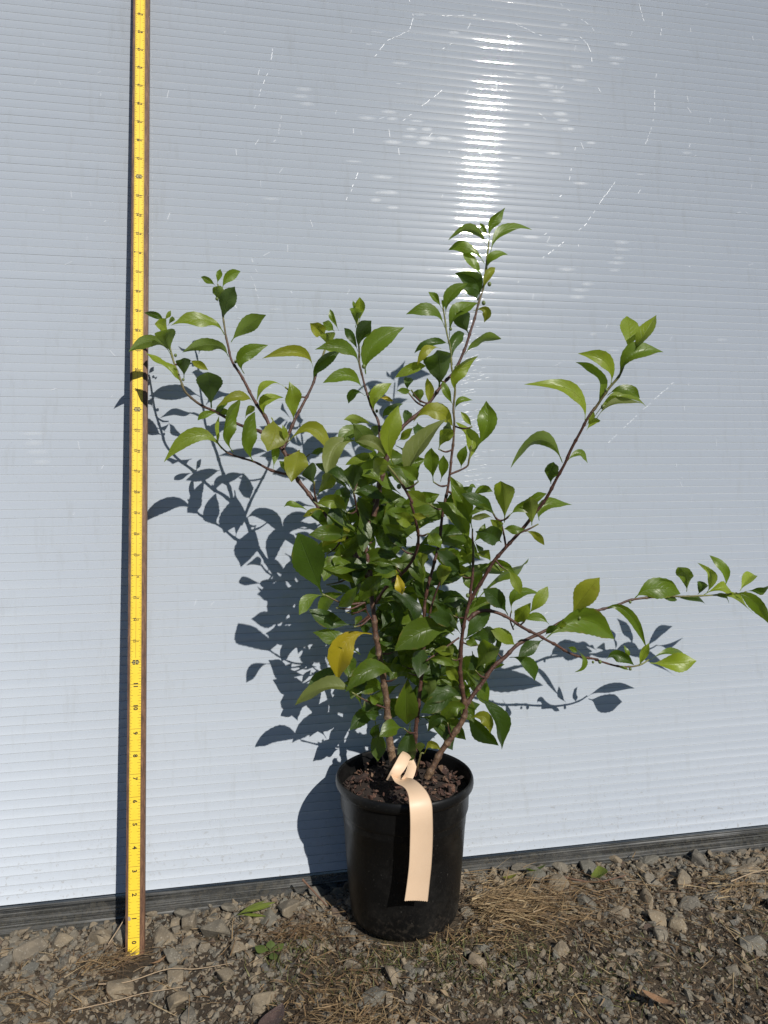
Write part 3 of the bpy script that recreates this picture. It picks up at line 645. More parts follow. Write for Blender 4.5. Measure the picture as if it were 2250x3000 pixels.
 (3741, -1844, 6211, 3685, -1896, 6431, 3446, -1875, 6534, 160, 0.79, 'l'),
 (3641, -1764, 5988, 3600, -1816, 6270, 3425, -1769, 6435, 140, 0.87, 'g'),
 (3535, -1706, 5842, 3376, -1746, 6131, 2913, -1720, 6215, 154, 0.87, 'l'),
 (3724, -1821, 6113, 3851, -1899, 6194, 4024, -1904, 6097, 126, 0.8, 'g'),
 (3631, -1742, 5903, 3852, -1786, 6099, 4192, -1737, 6090, 141, 0.87, 'l'),
 (3587, -1862, 5868, 3766, -1922, 6014, 4030, -1938, 6027, 111, 0.87, 'p'),
 (3565, -1692, 5760, 3632, -1712, 5835, 3711, -1699, 5860, 64, 0.29, 'l'),
 (3542, -1706, 5803, 3568, -1733, 5888, 3594, -1757, 5965, 58, 0.29, 'l'),
 (3375, -1539, 5423, 3104, -1595, 5650, 2774, -1612, 5482, 188, -0.87, 'g'),
 (3288, -1450, 5195, 3260, -1547, 5315, 3231, -1640, 5424, 142, 0.1, 'd'),
 (3421, -1553, 5437, 3546, -1561, 5511, 3645, -1557, 5427, 89, 0.74, 'g'),
 (2844, -1252, 4771, 2769, -1407, 5022, 2694, -1539, 5217, 240, -0.0, 'l'),
 (2859, -1378, 4868, 3009, -1404, 5048, 3247, -1383, 5087, 174, -0.53, 'g'),
 (3123, -1342, 4742, 3072, -1436, 4922, 3023, -1513, 5065, 165, 0.17, 'l'),
 (3201, -1358, 4795, 3291, -1364, 4933, 3592, -1270, 4991, 138, 0.79, 'g'),
 (3048, -1320, 4676, 3168, -1317, 4639, 3298, -1260, 4526, 88, 0.24, 'y'),
 (3085, -1330, 4698, 2937, -1360, 4760, 2811, -1364, 4718, 102, 0.13, 'g'),
 (2837, -1230, 4631, 2745, -1319, 4729, 2654, -1396, 4803, 108, 0.2, 'l'),
 (2825, -1217, 4551, 2652, -1342, 4634, 2484, -1455, 4692, 211, 0.0, 'd'),
 (2663, -1378, 4841, 2543, -1391, 4866, 2432, -1385, 4824, 76, -0.34, 'p'),
 (2664, -1378, 4896, 2534, -1417, 4925, 2411, -1443, 4872, 83, 0.0, 'g'),
 (2565, -960, 5023, 2668, -1011, 5094, 2797, -989, 5098, 88, 0.0, 'g'),
 (2766, -1258, 4815, 2577, -1355, 4997, 2350, -1341, 5088, 156, 0.81, 'd'),
 (2501, -1178, 4704, 2379, -1202, 4952, 2258, -1216, 5178, 220, 0.0, 'g'),
 (2514, -1050, 4478, 2347, -1067, 4759, 2182, -1052, 4973, 220, 0.22, 'g'),
 (2451, -960, 5074, 2379, -992, 5180, 2308, -1014, 5264, 73, 0.21, 'g'),
 (2511, -960, 5093, 2550, -975, 5162, 2606, -968, 5135, 45, 0.78, 'g'),
 (2574, -1058, 4544, 2641, -1011, 4481, 2708, -961, 4411, 74, 0.0, 'd'),
 (2559, -1058, 4542, 2615, -1080, 4653, 2671, -1090, 4742, 86, 0.0, 'g'),
 (2542, -1028, 4262, 2520, -932, 4363, 2497, -829, 4451, 150, 0.0, 'l'),
 (2542, -1028, 4239, 2479, -961, 4230, 2415, -887, 4206, 127, 0.0, 'l'),
 (2467, -936, 4145, 2316, -977, 4311, 2168, -1001, 4441, 181, 0.15, 'd'),
 (2351, -722, 4421, 2483, -640, 4435, 2617, -545, 4425, 113, 0.24, 'd'),
 (2746, -1095, 4297, 2638, -1184, 4381, 2531, -1259, 4436, 113, 0.18, 'l'),
 (2657, -1072, 4242, 2830, -1089, 4282, 3009, -1097, 4197, 142, -0.21, 'g'),
 (2896, -1237, 4245, 2962, -1286, 4154, 3005, -1326, 4006, 115, 0.0, 'l'),
 (2633, -981, 3874, 2649, -841, 4052, 2664, -676, 4187, 241, 0.28, 'g'),
 (2562, -978, 3771, 2943, -882, 4074, 3457, -701, 4180, 168, -0.87, 'g'),
 (3010, -958, 3678, 2847, -1062, 3861, 2687, -1148, 4003, 198, 0.21, 'd'),
 (3103, -868, 3513, 3146, -994, 3676, 3187, -1110, 3817, 181, 0.15, 'l'),
 (3061, -947, 3701, 3079, -1052, 3925, 3329, -1050, 3941, 148, 0.69, 'g'),
 (3205, -1078, 3711, 3292, -1151, 3854, 3402, -1123, 4013, 149, 0.0, 'l'),
 (3591, -778, 3508, 3462, -738, 3579, 3326, -683, 3560, 106, 0.1, 'g'),
 (3186, -772, 3267, 3020, -823, 3395, 2856, -861, 3495, 172, 0.31, 'l'),
 (3183, -773, 3317, 3240, -768, 3324, 3297, -758, 3322, 42, 0.12, 'g'),
 (3465, -900, 3361, 3303, -956, 3300, 3145, -1000, 3216, 159, 0.0, 'd'),
 (3654, -778, 3496, 3700, -844, 3519, 3746, -902, 3526, 81, 0.34, 'l'),
 (3487, -900, 3409, 3527, -968, 3481, 3566, -1031, 3545, 87, 0.18, 'd'),
 (2645, -885, 3042, 2703, -1050, 3255, 2756, -1208, 3445, 253, 0.12, 'g'),
 (2928, -689, 3271, 2829, -790, 3400, 2732, -886, 3519, 199, 0.24, 'd'),
 (2642, -1035, 3375, 2589, -972, 3389, 2535, -904, 3395, 113, 0.28, 'g'),
 (2924, -768, 3095, 2958, -766, 3279, 2912, -711, 3439, 106, 0.87, 'd'),
 (2508, -923, 3406, 2647, -945, 3627, 2786, -947, 3809, 185, -0.0, 'd'),
 (2454, -938, 3513, 2471, -923, 3690, 2489, -891, 3833, 106, 0.16, 'd'),
 (2502, -986, 3880, 2355, -1018, 3904, 2231, -950, 3840, 98, -0.26, 'd'),
 (2381, -884, 3692, 2452, -906, 3758, 2522, -923, 3814, 78, 0.29, 'd'),
 (2420, -828, 3487, 2294, -891, 3682, 2171, -945, 3853, 149, 0.49, 'd'),
 (2471, -930, 3461, 2304, -914, 3602, 2138, -877, 3702, 158, -0.66, 'd'),
 (2332, -997, 3222, 2297, -1066, 3325, 2261, -1128, 3411, 99, 0.0, 'l'),
 (3100, -770, 3136, 3308, -756, 3074, 3428, -732, 2846, 197, 0.25, 'd'),
 (2495, -854, 3062, 2679, -746, 2959, 2869, -616, 2809, 192, 0.0, 'g'),
 (2473, -854, 3083, 2349, -975, 3179, 2213, -1021, 3215, 115, 0.0, 'g'),
 (2486, -816, 2886, 2410, -812, 2998, 2334, -795, 3082, 82, 0.17, 'd'),
 (3867, -778, 3606, 3972, -911, 3869, 4073, -1013, 4066, 267, 0.12, 'y'),
 (4685, -776, 3783, 4929, -799, 3917, 5269, -791, 3825, 253, 0.0, 'g'),
 (5381, -767, 3832, 5239, -900, 4015, 5098, -1024, 4172, 188, 0.0, 'g'),
 (5535, -765, 3796, 5493, -840, 3903, 5451, -910, 3997, 157, 0.0, 'd'),
 (5654, -763, 3807, 5664, -800, 4015, 5566, -733, 4172, 136, -0.63, 'l'),
 (5888, -760, 3844, 5897, -767, 4049, 5732, -734, 4252, 125, 0.87, 'g'),
 (5604, -764, 3778, 5819, -788, 3901, 6001, -784, 3798, 172, 0.52, 'l'),
 (6119, -758, 3814, 6283, -686, 3937, 6449, -596, 4028, 164, 0.34, 'l'),
 (6266, -678, 3791, 6372, -741, 3874, 6661, -730, 3878, 145, -0.66, 'd'),
 (6043, -758, 3776, 6218, -837, 3738, 6507, -813, 3426, 169, 0.87, 'g'),
 (5879, -760, 3767, 6048, -790, 3692, 6337, -710, 3527, 141, 0.87, 'l'),
 (5249, -769, 3776, 5490, -709, 3721, 5757, -648, 3707, 121, 0.87, 'd'),
 (5048, -772, 3778, 5155, -764, 3764, 5262, -750, 3737, 65, 0.13, 'd'),
 (5740, -763, 3773, 5871, -769, 3741, 6002, -764, 3686, 89, 0.66, 'd'),
 (4285, -778, 3648, 4492, -871, 3632, 4803, -908, 3275, 120, 0.87, 'g'),
 (3499, -900, 3377, 3970, -838, 3352, 4458, -758, 3290, 350, -0.0, 'g'),
 (4384, -679, 3021, 4501, -733, 3094, 4676, -782, 2965, 150, -0.55, 'd'),
 (4763, -584, 2921, 4726, -592, 3038, 4689, -596, 3144, 74, 0.71, 'g'),
 (4890, -555, 2867, 4927, -608, 3035, 4963, -646, 3171, 103, -0.05, 'l'),
 (5048, -508, 2916, 5314, -458, 3043, 5672, -370, 2959, 114, 0.87, 'g'),
 (5065, -508, 2891, 5330, -591, 2932, 5594, -651, 2930, 249, 0.09, 'l'),
 (3939, -793, 3191, 3988, -845, 3053, 3926, -823, 2935, 98, 0.78, 'g'),
 (3795, -831, 3238, 3837, -880, 3227, 3879, -920, 3198, 67, -0.0, 'g'),
 (4544, -631, 2902, 4613, -657, 2897, 4683, -674, 2873, 54, 0.63, 'g'),
 (1486, -658, 3462, 1190, -687, 3391, 1074, -684, 2997, 309, 0.24, 'Y'),
 (1747, -778, 2975, 1467, -898, 3104, 1174, -956, 2947, 226, 0.54, 'g'),
 (1880, -825, 3038, 1897, -726, 2729, 1915, -605, 2369, 288, 0.24, 'g'),
 (1229, -858, 2859, 958, -830, 2936, 617, -775, 2801, 218, 0.87, 'p'),
 (1839, -768, 2370, 1694, -881, 2398, 1553, -977, 2393, 198, 0.11, 'g'),
 (1955, -579, 2362, 1910, -660, 2160, 1865, -715, 1911, 243, 0.0, 'd'),
 (1529, -740, 2618, 1473, -679, 2640, 1417, -613, 2650, 136, -0.25, 'd'),
 (1563, -738, 2683, 1502, -796, 2751, 1442, -851, 2810, 119, 0.23, 'g'),
 (1593, -578, 2473, 1504, -645, 2515, 1417, -708, 2547, 122, -0.21, 'd'),
 (1595, -658, 2415, 1563, -584, 2306, 1530, -497, 2171, 104, -0.0, 'd'),
 (1867, -585, 2457, 1780, -489, 2477, 1690, -387, 2488, 207, 0.0, 'd'),
 (2643, -759, 2513, 2426, -768, 2620, 2313, -692, 2403, 184, 0.3, 'g'),
 (2742, -761, 2666, 2932, -809, 2445, 3036, -779, 2065, 257, 0.64, 'd'),
 (2634, -752, 2425, 2787, -844, 2476, 2844, -849, 2285, 148, 0.2, 'y'),
 (2338, -852, 2425, 2229, -858, 2485, 2113, -796, 2352, 131, 0.34, 'd'),
 (2567, -773, 2661, 2331, -794, 2788, 2124, -786, 2659, 185, 0.18, 'd'),
 (2490, -793, 2757, 2269, -801, 2673, 2049, -795, 2560, 198, -0.0, 'd'),
 (2106, -802, 2711, 2063, -908, 2875, 2020, -1002, 3012, 147, 0.0, 'g'),
 (2097, -728, 3287, 2026, -875, 3180, 1956, -1006, 3045, 216, 0.33, 'd'),
 (2381, -912, 3469, 2047, -1018, 3559, 1709, -1032, 3379, 324, 0.31, 'g'),
 (1842, -631, 3065, 1756, -529, 3122, 1668, -413, 3153, 201, 0.0, 'd'),
 (1789, -578, 3241, 1712, -457, 3326, 1632, -329, 3399, 196, 0.0, 'd'),
 (1578, -658, 3499, 1620, -589, 3608, 1662, -505, 3690, 127, 0.0, 'd'),
 (1574, -677, 3804, 1732, -724, 3782, 1774, -702, 3543, 131, 0.63, 'd'),
 (1584, -715, 3858, 1752, -750, 3936, 1861, -691, 3726, 131, -0.64, 'd'),
 (1648, -810, 3980, 1863, -887, 3884, 1950, -953, 3674, 187, 0.85, 'd'),
 (1948, -670, 3553, 1943, -764, 3686, 1937, -853, 3809, 134, -0.17, 'd'),
 (913, -678, 3952, 773, -858, 4327, 640, -1016, 4640, 356, 0.1, 'd'),
 (970, -656, 4404, 947, -748, 4285, 924, -830, 4151, 153, 0.12, 'g'),
 (929, -878, 3973, 786, -914, 3894, 646, -936, 3788, 143, 0.25, 'g'),
 (974, -537, 4029, 1121, -534, 4001, 1270, -522, 3956, 97, 0.39, 'd'),
 (1044, -878, 3829, 1140, -956, 3952, 1235, -1029, 4064, 154, -0.0, 'g'),
 (1265, -613, 3567, 1030, -582, 3667, 796, -538, 3743, 197, 0.0, 'd'),
 (1256, -801, 3588, 1302, -745, 3648, 1349, -678, 3689, 82, 0.35, 'g'),
 (1335, -608, 3591, 1401, -543, 3519, 1468, -473, 3435, 100, 0.0, 'd'),
 (1312, -758, 3843, 1416, -888, 4025, 1517, -997, 4160, 204, -0.21, 'g'),
 (1197, -650, 3722, 1322, -693, 3784, 1410, -685, 3704, 83, -0.5, 'd'),
 (1316, -558, 4705, 1090, -745, 4686, 939, -904, 4547, 255, 0.0, 'y'),
 (1540, -501, 4525, 1549, -298, 4787, 1556, -73, 5013, 325, -0.0, 'd'),
 (1178, -829, 4873, 1035, -928, 5003, 862, -909, 4983, 166, 0.0, 'l'),
 (1474, -701, 4557, 1184, -767, 4791, 840, -781, 4985, 126, 0.87, 'g'),
 (1028, -464, 4875, 873, -531, 4861, 740, -524, 4823, 96, 0.22, 'y'),
 (1012, -486, 4745, 906, -574, 4792, 804, -654, 4823, 142, 0.17, 'd'),
 (800, -561, 4858, 625, -597, 4963, 512, -571, 4927, 96, 0.87, 'g'),
 (1445, -581, 4506, 1264, -660, 4495, 1144, -632, 4380, 140, -0.0, 'l'),
 (1313, -577, 4423, 1267, -472, 4300, 1220, -358, 4155, 191, 0.13, 'd'),
 (1424, -604, 4291, 1350, -727, 4203, 1277, -831, 4081, 191, 0.18, 'd'),
 (1130, -697, 4381, 1087, -752, 4342, 1045, -802, 4293, 107, 0.0, 'g'),
 (1660, -1158, 4316, 1532, -1155, 4355, 1405, -1140, 4371, 99, -0.0, 'g'),
 (1756, -1485, 4914, 1617, -1557, 4939, 1482, -1618, 4939, 113, -0.19, 'g'),
 (1738, -1485, 4910, 1801, -1546, 4898, 1864, -1603, 4878, 80, 0.0, 'y'),
 (1821, -1406, 4757, 1692, -1518, 4849, 1567, -1613, 4908, 158, 0.0, 'l'),
 (1794, -1326, 4628, 1652, -1365, 4718, 1512, -1389, 4779, 115, 0.21, 'g'),
 (1712, -1133, 4515, 1569, -1241, 4569, 1430, -1343, 4610, 163, 0.0, 'd'),
 (1746, -1055, 4378, 1632, -975, 4419, 1517, -877, 4427, 149, 0.0, 'd'),
 (1792, -1133, 4481, 1667, -1229, 4586, 1546, -1314, 4665, 148, -0.0, 'd'),
 (1693, -1000, 4244, 1560, -1097, 4279, 1429, -1179, 4283, 135, 0.0, 'd'),
 (1933, -1473, 4697, 1974, -1557, 4642, 2014, -1632, 4571, 144, 0.0, 'g'),
 (2225, -932, 4013, 2250, -1044, 4176, 2274, -1142, 4308, 163, 0.0, 'l'),
 (2022, -907, 4188, 1997, -988, 4331, 1971, -1055, 4447, 129, -0.19, 'l'),
 (2056, -776, 3963, 2003, -819, 4172, 1950, -846, 4347, 123, 0.76, 'g'),
 (1690, -1000, 4248, 1733, -1102, 4136, 1740, -1104, 4009, 117, 0.21, 'Y'),
 (1657, -924, 4140, 1590, -981, 4127, 1523, -1031, 4099, 118, 0.29, 'd'),
 (2407, -865, 3540, 2240, -997, 3657, 2077, -1119, 3753, 192, 0.29, 'd'),
 (2117, -944, 3328, 2220, -1003, 3316, 2323, -1058, 3295, 125, 0.22, 'l'),
 (2065, -955, 3215, 2190, -1044, 3261, 2353, -1016, 3151, 109, 0.15, 'g'),
 (2482, -816, 2867, 2390, -886, 3003, 2300, -944, 3112, 130, 0.0, 'l'),
 (2009, -845, 2096, 1996, -899, 2184, 1983, -948, 2261, 109, 0.07, 'g'),
 (2060, -858, 2091, 2124, -913, 2201, 2206, -960, 2168, 99, 0.0, 'y'),
 (1292, -551, 5031, 1384, -546, 5287, 1477, -531, 5523, 208, 0.35, 'g'),
 (2033, -508, 4429, 2306, -566, 4542, 2580, -594, 4594, 228, 0.05, 'd'),
 (1222, -536, 3911, 1060, -503, 3804, 897, -449, 3655, 171, 0.25, 'g'),
 (1725, -527, 4181, 1990, -559, 4313, 2256, -581, 4425, 219, 0.72, 'd'),
 (1966, -504, 4052, 2092, -649, 3970, 2214, -768, 3840, 226, 0.08, 'd'),
 (1799, -486, 5611, 1931, -447, 5464, 2066, -392, 5283, 176, 0.25, 'd'),
 (1255, -184, 4663, 1349, -196, 4425, 1444, -185, 4139, 213, 0.0, 'g'),
 (1610, -360, 4110, 1725, -402, 3960, 1841, -431, 3782, 159, 0.0, 'g'),
 (1821, -644, 5058, 1562, -715, 5213, 1310, -768, 5328, 206, 0.73, 'g'),
 (1807, -608, 4983, 1706, -575, 4806, 1604, -520, 4580, 206, 0.11, 'd'),
 (1643, -516, 3490, 1892, -544, 3570, 2142, -553, 3611, 192, 0.1, 'g'),
 (1700, -733, 4944, 1505, -774, 5048, 1313, -795, 5111, 151, 0.15, 'd'),
 (1107, -556, 5285, 1273, -635, 5177, 1439, -694, 5029, 214, 0.27, 'g'),
 (1471, -704, 4222, 1169, -736, 4293, 873, -745, 4319, 221, 0.79, 'g'),
 (1766, -349, 4923, 1713, -230, 4719, 1657, -95, 4477, 235, 0.2, 'd'),
 (1443, -462, 4020, 1665, -502, 4141, 1888, -521, 4221, 229, 0.0, 'g'),
 (2159, -234, 4106, 2030, -313, 3905, 1903, -363, 3650, 212, -0.28, 'g'),
 (1235, -773, 5864, 1372, -627, 5737, 1515, -470, 5581, 222, -0.0, 'g'),
 (1738, -553, 4581, 1720, -572, 4806, 1702, -571, 4992, 170, 0.14, 'g'),
 (1634, -208, 4422, 1831, -236, 4535, 2029, -242, 4603, 198, -0.17, 'd'),
 (2055, -431, 3981, 2348, -430, 4059, 2645, -415, 4111, 222, 0.33, 'd'),
 (1888, -227, 4108, 2147, -261, 4036, 2407, -284, 3939, 207, 0.62, 'g'),
 (2215, -466, 5471, 1937, -506, 5422, 1664, -532, 5347, 214, -0.0, 'g'),
 (1669, -252, 3996, 1844, -359, 4129, 2017, -455, 4238, 227, -0.1, 'g'),
 (2188, -224, 4643, 1898, -303, 4663, 1616, -373, 4665, 200, 0.61, 'g'),
 (1226, -819, 4621, 1003, -893, 4646, 785, -956, 4650, 207, 0.0, 'g'),
 (1566, -212, 5116, 1564, -312, 5338, 1562, -404, 5539, 214, 0.0, 'g'),
 (1780, -616, 4827, 2068, -683, 4870, 2356, -737, 4886, 227, 0.22, 'g'),
 (1469, -248, 4976, 1755, -286, 4973, 2042, -309, 4939, 216, 0.63, 'g'),
 (1610, -636, 4191, 1308, -692, 4222, 1012, -732, 4223, 216, 0.6, 'g'),
 (1350, -517, 5088, 1455, -624, 5291, 1557, -709, 5448, 218, 0.09, 'g'),
 (1423, -265, 4373, 1278, -433, 4251, 1136, -583, 4101, 238, 0.0, 'd'),
 (2044, -605, 5398, 1740, -648, 5387, 1442, -670, 5334, 219, 0.2, 'g'),
 (1287, -527, 4237, 1533, -600, 4355, 1778, -643, 4414, 227, 0.31, 'g'),
 (1313, -301, 5045, 1111, -332, 5249, 913, -344, 5413, 199, -0.68, 'd'),
 (1329, -266, 4827, 1473, -200, 4599, 1620, -126, 4349, 196, 0.54, 'g'),
 (1964, -783, 4426, 1988, -831, 4273, 2012, -864, 4090, 158, -0.0, 'g'),
 (2070, -384, 4606, 1790, -460, 4691, 1519, -527, 4757, 200, 0.41, 'g'),
 (1302, -798, 4927, 1316, -870, 4705, 1329, -922, 4447, 183, 0.67, 'g'),
 (2233, -710, 4788, 2418, -777, 4983, 2601, -825, 5140, 196, 0.15, 'd'),
 (1440, -365, 4630, 1343, -482, 4452, 1249, -577, 4235, 232, 0.0, 'g'),
 (2199, -724, 4745, 1936, -682, 4637, 1672, -628, 4504, 218, 0.4, 'g'),
 (1533, -265, 4449, 1329, -241, 4319, 1125, -197, 4148, 187, 0.27, 'd'),
 (1486, -256, 4764, 1659, -278, 4881, 1832, -291, 4983, 163, 0.0, 'g'),
 (2006, -585, 4799, 1849, -634, 4593, 1693, -669, 4362, 198, 0.28, 'g'),
 (1440, -651, 4420, 1356, -656, 4192, 1272, -639, 3918, 194, 0.41, 'd'),
 (1525, -187, 4691, 1804, -229, 4727, 2084, -262, 4744, 213, 0.46, 'g'),
 (1952, -437, 4640, 2178, -421, 4735, 2407, -386, 4793, 172, 0.46, 'g'),
 (1443, -396, 4847, 1366, -358, 4621, 1288, -305, 4359, 220, 0.0, 'd'),
 (1302, -276, 4438, 1311, -294, 4227, 1320, -302, 3994, 165, 0.33, 'g'),
 (1652, -519, 4277, 1900, -558, 4300, 2150, -587, 4303, 201, 0.09, 'g'),
 (1050, -454, 4632, 1286, -460, 4815, 1523, -455, 4976, 215, -0.8, 'd'),
 (1576, -365, 3992, 1436, -411, 3843, 1297, -439, 3662, 199, 0.0, 'g'),
 (1384, -537, 4004, 1469, -565, 4183, 1553, -588, 4351, 150, 0.0, 'g'),
 (975, -653, 4298, 1177, -708, 4458, 1379, -747, 4584, 185, -0.65, 'g'),
 (1273, -495, 4904, 1549, -535, 4991, 1826, -555, 5037, 219, 0.21, 'g'),
 (1147, -853, 4481, 1089, -860, 4731, 1031, -859, 4964, 183, 0.17, 'd'),
 (1630, -691, 4516, 1671, -742, 4746, 1711, -787, 4960, 200, 0.0, 'g'),
 (1901, -160, 4617, 1604, -179, 4605, 1311, -185, 4567, 217, 0.4, 'g'),
 (1355, -452, 4635, 1131, -525, 4710, 912, -579, 4745, 211, -0.33, 'g'),
 (1984, -206, 5210, 1835, -351, 5393, 1691, -471, 5520, 218, 0.14, 'd'),
 (2124, -732, 4549, 2409, -822, 4504, 2693, -885, 4403, 236, 0.79, 'g'),
 (1799, -244, 4689, 2059, -333, 4891, 2316, -391, 5030, 239, 0.13, 'g'),
 (1969, -375, 4009, 1767, -338, 3926, 1565, -282, 3804, 208, 0.0, 'd'),
 (1219, -608, 4761, 1223, -540, 4971, 1228, -452, 5144, 193, 0.16, 'd'),
 (1605, -698, 5416, 1768, -770, 5281, 1930, -823, 5109, 174, 0.11, 'g'),
 (1372, -526, 4508, 1204, -456, 4738, 1035, -364, 4929, 206, -0.68, 'g'),
 (2013, -202, 3960, 1666, -235, 4016, 1325, -236, 4008, 252, -0.61, 'g'),
 (1732, -326, 4346, 1756, -367, 4113, 1780, -388, 3838, 193, 0.28, 'd'),
 (1954, -280, 5328, 1687, -322, 5294, 1424, -337, 5208, 197, 0.57, 'd'),
 (1582, -593, 4688, 1464, -633, 4864, 1347, -658, 5007, 158, 0.0, 'g'),
 (1423, -172, 4365, 1079, -269, 4338, 746, -350, 4280, 247, 0.84, 'g'),
 (2233, -346, 4363, 2450, -421, 4313, 2666, -485, 4242, 237, 0.0, 'g'),
 (2766, -396, 3134, 2832, -454, 2917, 2897, -490, 2658, 196, -0.11, 'd'),
 (2865, -496, 2769, 2980, -400, 2965, 3097, -284, 3128, 227, -0.0, 'g'),
 (1373, -526, 3193, 1126, -601, 3368, 884, -657, 3500, 216, 0.24, 'g'),
 (2100, -338, 3699, 2221, -261, 3481, 2346, -160, 3208, 238, 0.28, 'g'),
 (1302, -339, 2966, 1052, -338, 2901, 803, -313, 2791, 194, 0.55, 'd'),
 (1908, -506, 2538, 2086, -576, 2731, 2262, -628, 2887, 207, 0.07, 'd'),
 (2031, -201, 3137, 2359, -284, 3115, 2688, -335, 3027, 263, 0.74, 'd'),
 (1576, -197, 3178, 1801, -238, 3266, 2027, -255, 3303, 219, 0.13, 'g'),
 (2122, -494, 2795, 1858, -456, 2929, 1594, -396, 3018, 221, -0.28, 'g'),
 (2312, -318, 3179, 2233, -374, 2959, 2156, -415, 2712, 224, -0.0, 'd'),
 (2043, -537, 3001, 1993, -591, 3237, 1944, -626, 3432, 196, 0.1, 'g'),
 (1661, -474, 3989, 1322, -588, 4129, 996, -669, 4200, 245, 0.65, 'g'),
 (2085, -459, 3890, 1766, -537, 3883, 1456, -602, 3852, 223, 0.26, 'g'),
 (2119, -423, 3593, 1883, -491, 3516, 1653, -545, 3412, 180, 0.47, 'd'),
 (1868, -405, 3718, 1920, -337, 3441, 1972, -260, 3137, 223, 0.24, 'd'),
 (1873, -201, 2933, 2033, -213, 3106, 2194, -209, 3245, 165, 0.15, 'g'),
 (2069, -512, 3829, 2393, -499, 3803, 2723, -478, 3759, 238, 0.47, 'd'),
 (2016, -241, 3146, 2051, -306, 3385, 2086, -352, 3581, 196, -0.0, 'd'),
 (2082, -273, 3250, 1840, -319, 3374, 1603, -358, 3484, 188, 0.5, 'g'),
 (2625, -443, 2602, 2867, -502, 2818, 3109, -528, 2968, 227, 0.73, 'g'),
 (2398, -257, 2290, 2546, -328, 2182, 2693, -378, 2031, 179, 0.0, 'g'),
 (1279, -490, 2821, 1221, -378, 3005, 1161, -243, 3150, 226, 0.23, 'g'),
 (1966, -449, 3177, 1839, -567, 3057, 1714, -678, 2929, 204, 0.0, 'g'),
 (2068, -170, 3912, 2256, -200, 3772, 2445, -206, 3583, 235, 0.0, 'g'),
 (2255, -272, 3369, 2426, -253, 3153, 2600, -224, 2914, 203, -0.54, 'd'),
 (2584, -313, 2867, 2796, -315, 2660, 3011, -302, 2419, 226, 0.46, 'g'),
 (2393, -440, 3266, 2089, -455, 3215, 1789, -445, 3113, 240, 0.0, 'g'),
 (2162, -213, 4005, 2381, -300, 3838, 2599, -369, 3636, 232, 0.1, 'd'),
 (1662, -460, 2516, 1457, -519, 2437, 1256, -561, 2327, 183, 0.0, 'd'),
 (2454, -479, 2681, 2476, -611, 2942, 2496, -732, 3175, 233, -0.0, 'g'),
 (1773, -390, 3798, 1928, -334, 4004, 2086, -253, 4163, 175, 0.45, 'd'),
 (2464, -252, 3495, 2741, -328, 3646, 3017, -383, 3753, 236, 0.27, 'g'),
 (1596, -287, 3370, 1905, -220, 3349, 2224, -126, 3273, 217, 0.26, 'd'),
 (2026, -181, 2773, 1795, -197, 2968, 1567, -182, 3101, 208, 0.26, 'g'),
 (2747, -387, 2342, 2620, -437, 2628, 2494, -458, 2853, 214, 0.0, 'g'),
 (2424, -423, 2819, 2173, -377, 2869, 1922, -308, 2873, 197, -0.55, 'd'),
 (2596, -508, 3311, 2864, -398, 3319, 3142, -277, 3304, 239, 0.08, 'd'),
 (2371, -220, 2779, 2690, -301, 2871, 3007, -368, 2937, 257, 0.49, 'g'),
 (1886, -394, 3834, 1718, -360, 3631, 1550, -313, 3400, 200, 0.29, 'd'),
 (1726, -428, 2734, 1469, -497, 2822, 1218, -547, 2871, 218, 0.06, 'g'),
 (1885, -340, 2761, 1637, -410, 2631, 1393, -449, 2444, 218, 0.61, 'g'),
 (1410, -479, 3941, 1629, -486, 4004, 1850, -479, 4040, 186, 0.1, 'd'),
 (1403, -471, 2542, 1361, -502, 2782, 1320, -521, 2996, 195, -0.0, 'g'),
 (1925, -237, 3267, 2208, -309, 3148, 2491, -364, 2996, 249, 0.71, 'g'),
 (1606, -291, 3713, 1707, -347, 3518, 1809, -381, 3280, 212, -0.26, 'g'),
 (2149, -524, 2379, 2347, -508, 2187, 2549, -483, 1976, 201, 0.6, 'd'),
 (2312, -317, 2763, 2472, -315, 2955, 2632, -307, 3137, 181, 0.34, 'd'),
 (1934, -187, 3405, 1699, -272, 3258, 1469, -341, 3084, 211, 0.28, 'g'),
 (2218, -510, 2420, 2519, -506, 2476, 2824, -489, 2506, 246, 0.18, 'd'),
 (2564, -381, 3673, 2408, -541, 3551, 2255, -684, 3403, 237, 0.0, 'g'),
 (2412, -472, 4033, 2732, -578, 4106, 3050, -649, 4110, 258, -0.87, 'd'),
 (2078, -396, 2352, 2365, -445, 2261, 2655, -462, 2106, 241, 0.15, 'g'),
 (2654, -452, 3684, 2472, -612, 3580, 2295, -753, 3446, 237, 0.0, 'g'),
 (1445, -347, 3038, 1349, -489, 2900, 1254, -607, 2722, 231, 0.0, 'g'),
 (2334, -442, 2757, 2526, -537, 2565, 2716, -619, 2349, 238, 0.5, 'g'),
 (2043, -222, 3316, 2258, -275, 3420, 2472, -303, 3473, 192, -0.15, 'd'),
 (2041, -237, 3565, 1758, -312, 3558, 1483, -360, 3501, 204, 0.05, 'd'),
 (2056, -184, 2541, 2358, -204, 2536, 2664, -193, 2468, 251, 0.14, 'g'),
 (1931, -370, 3345, 1996, -314, 3570, 2061, -236, 3755, 209, 0.0, 'g'),
 (1657, -277, 3971, 1965, -345, 3955, 2272, -390, 3894, 240, 0.65, 'g'),
 (2666, -463, 2432, 2842, -552, 2249, 3015, -630, 2046, 225, -0.46, 'd'),
 (2051, -344, 3282, 2003, -394, 3078, 1955, -437, 2859, 183, 0.3, 'g'),
 (2106, -191, 2754, 2382, -224, 2706, 2659, -245, 2635, 216, 0.61, 'g'),
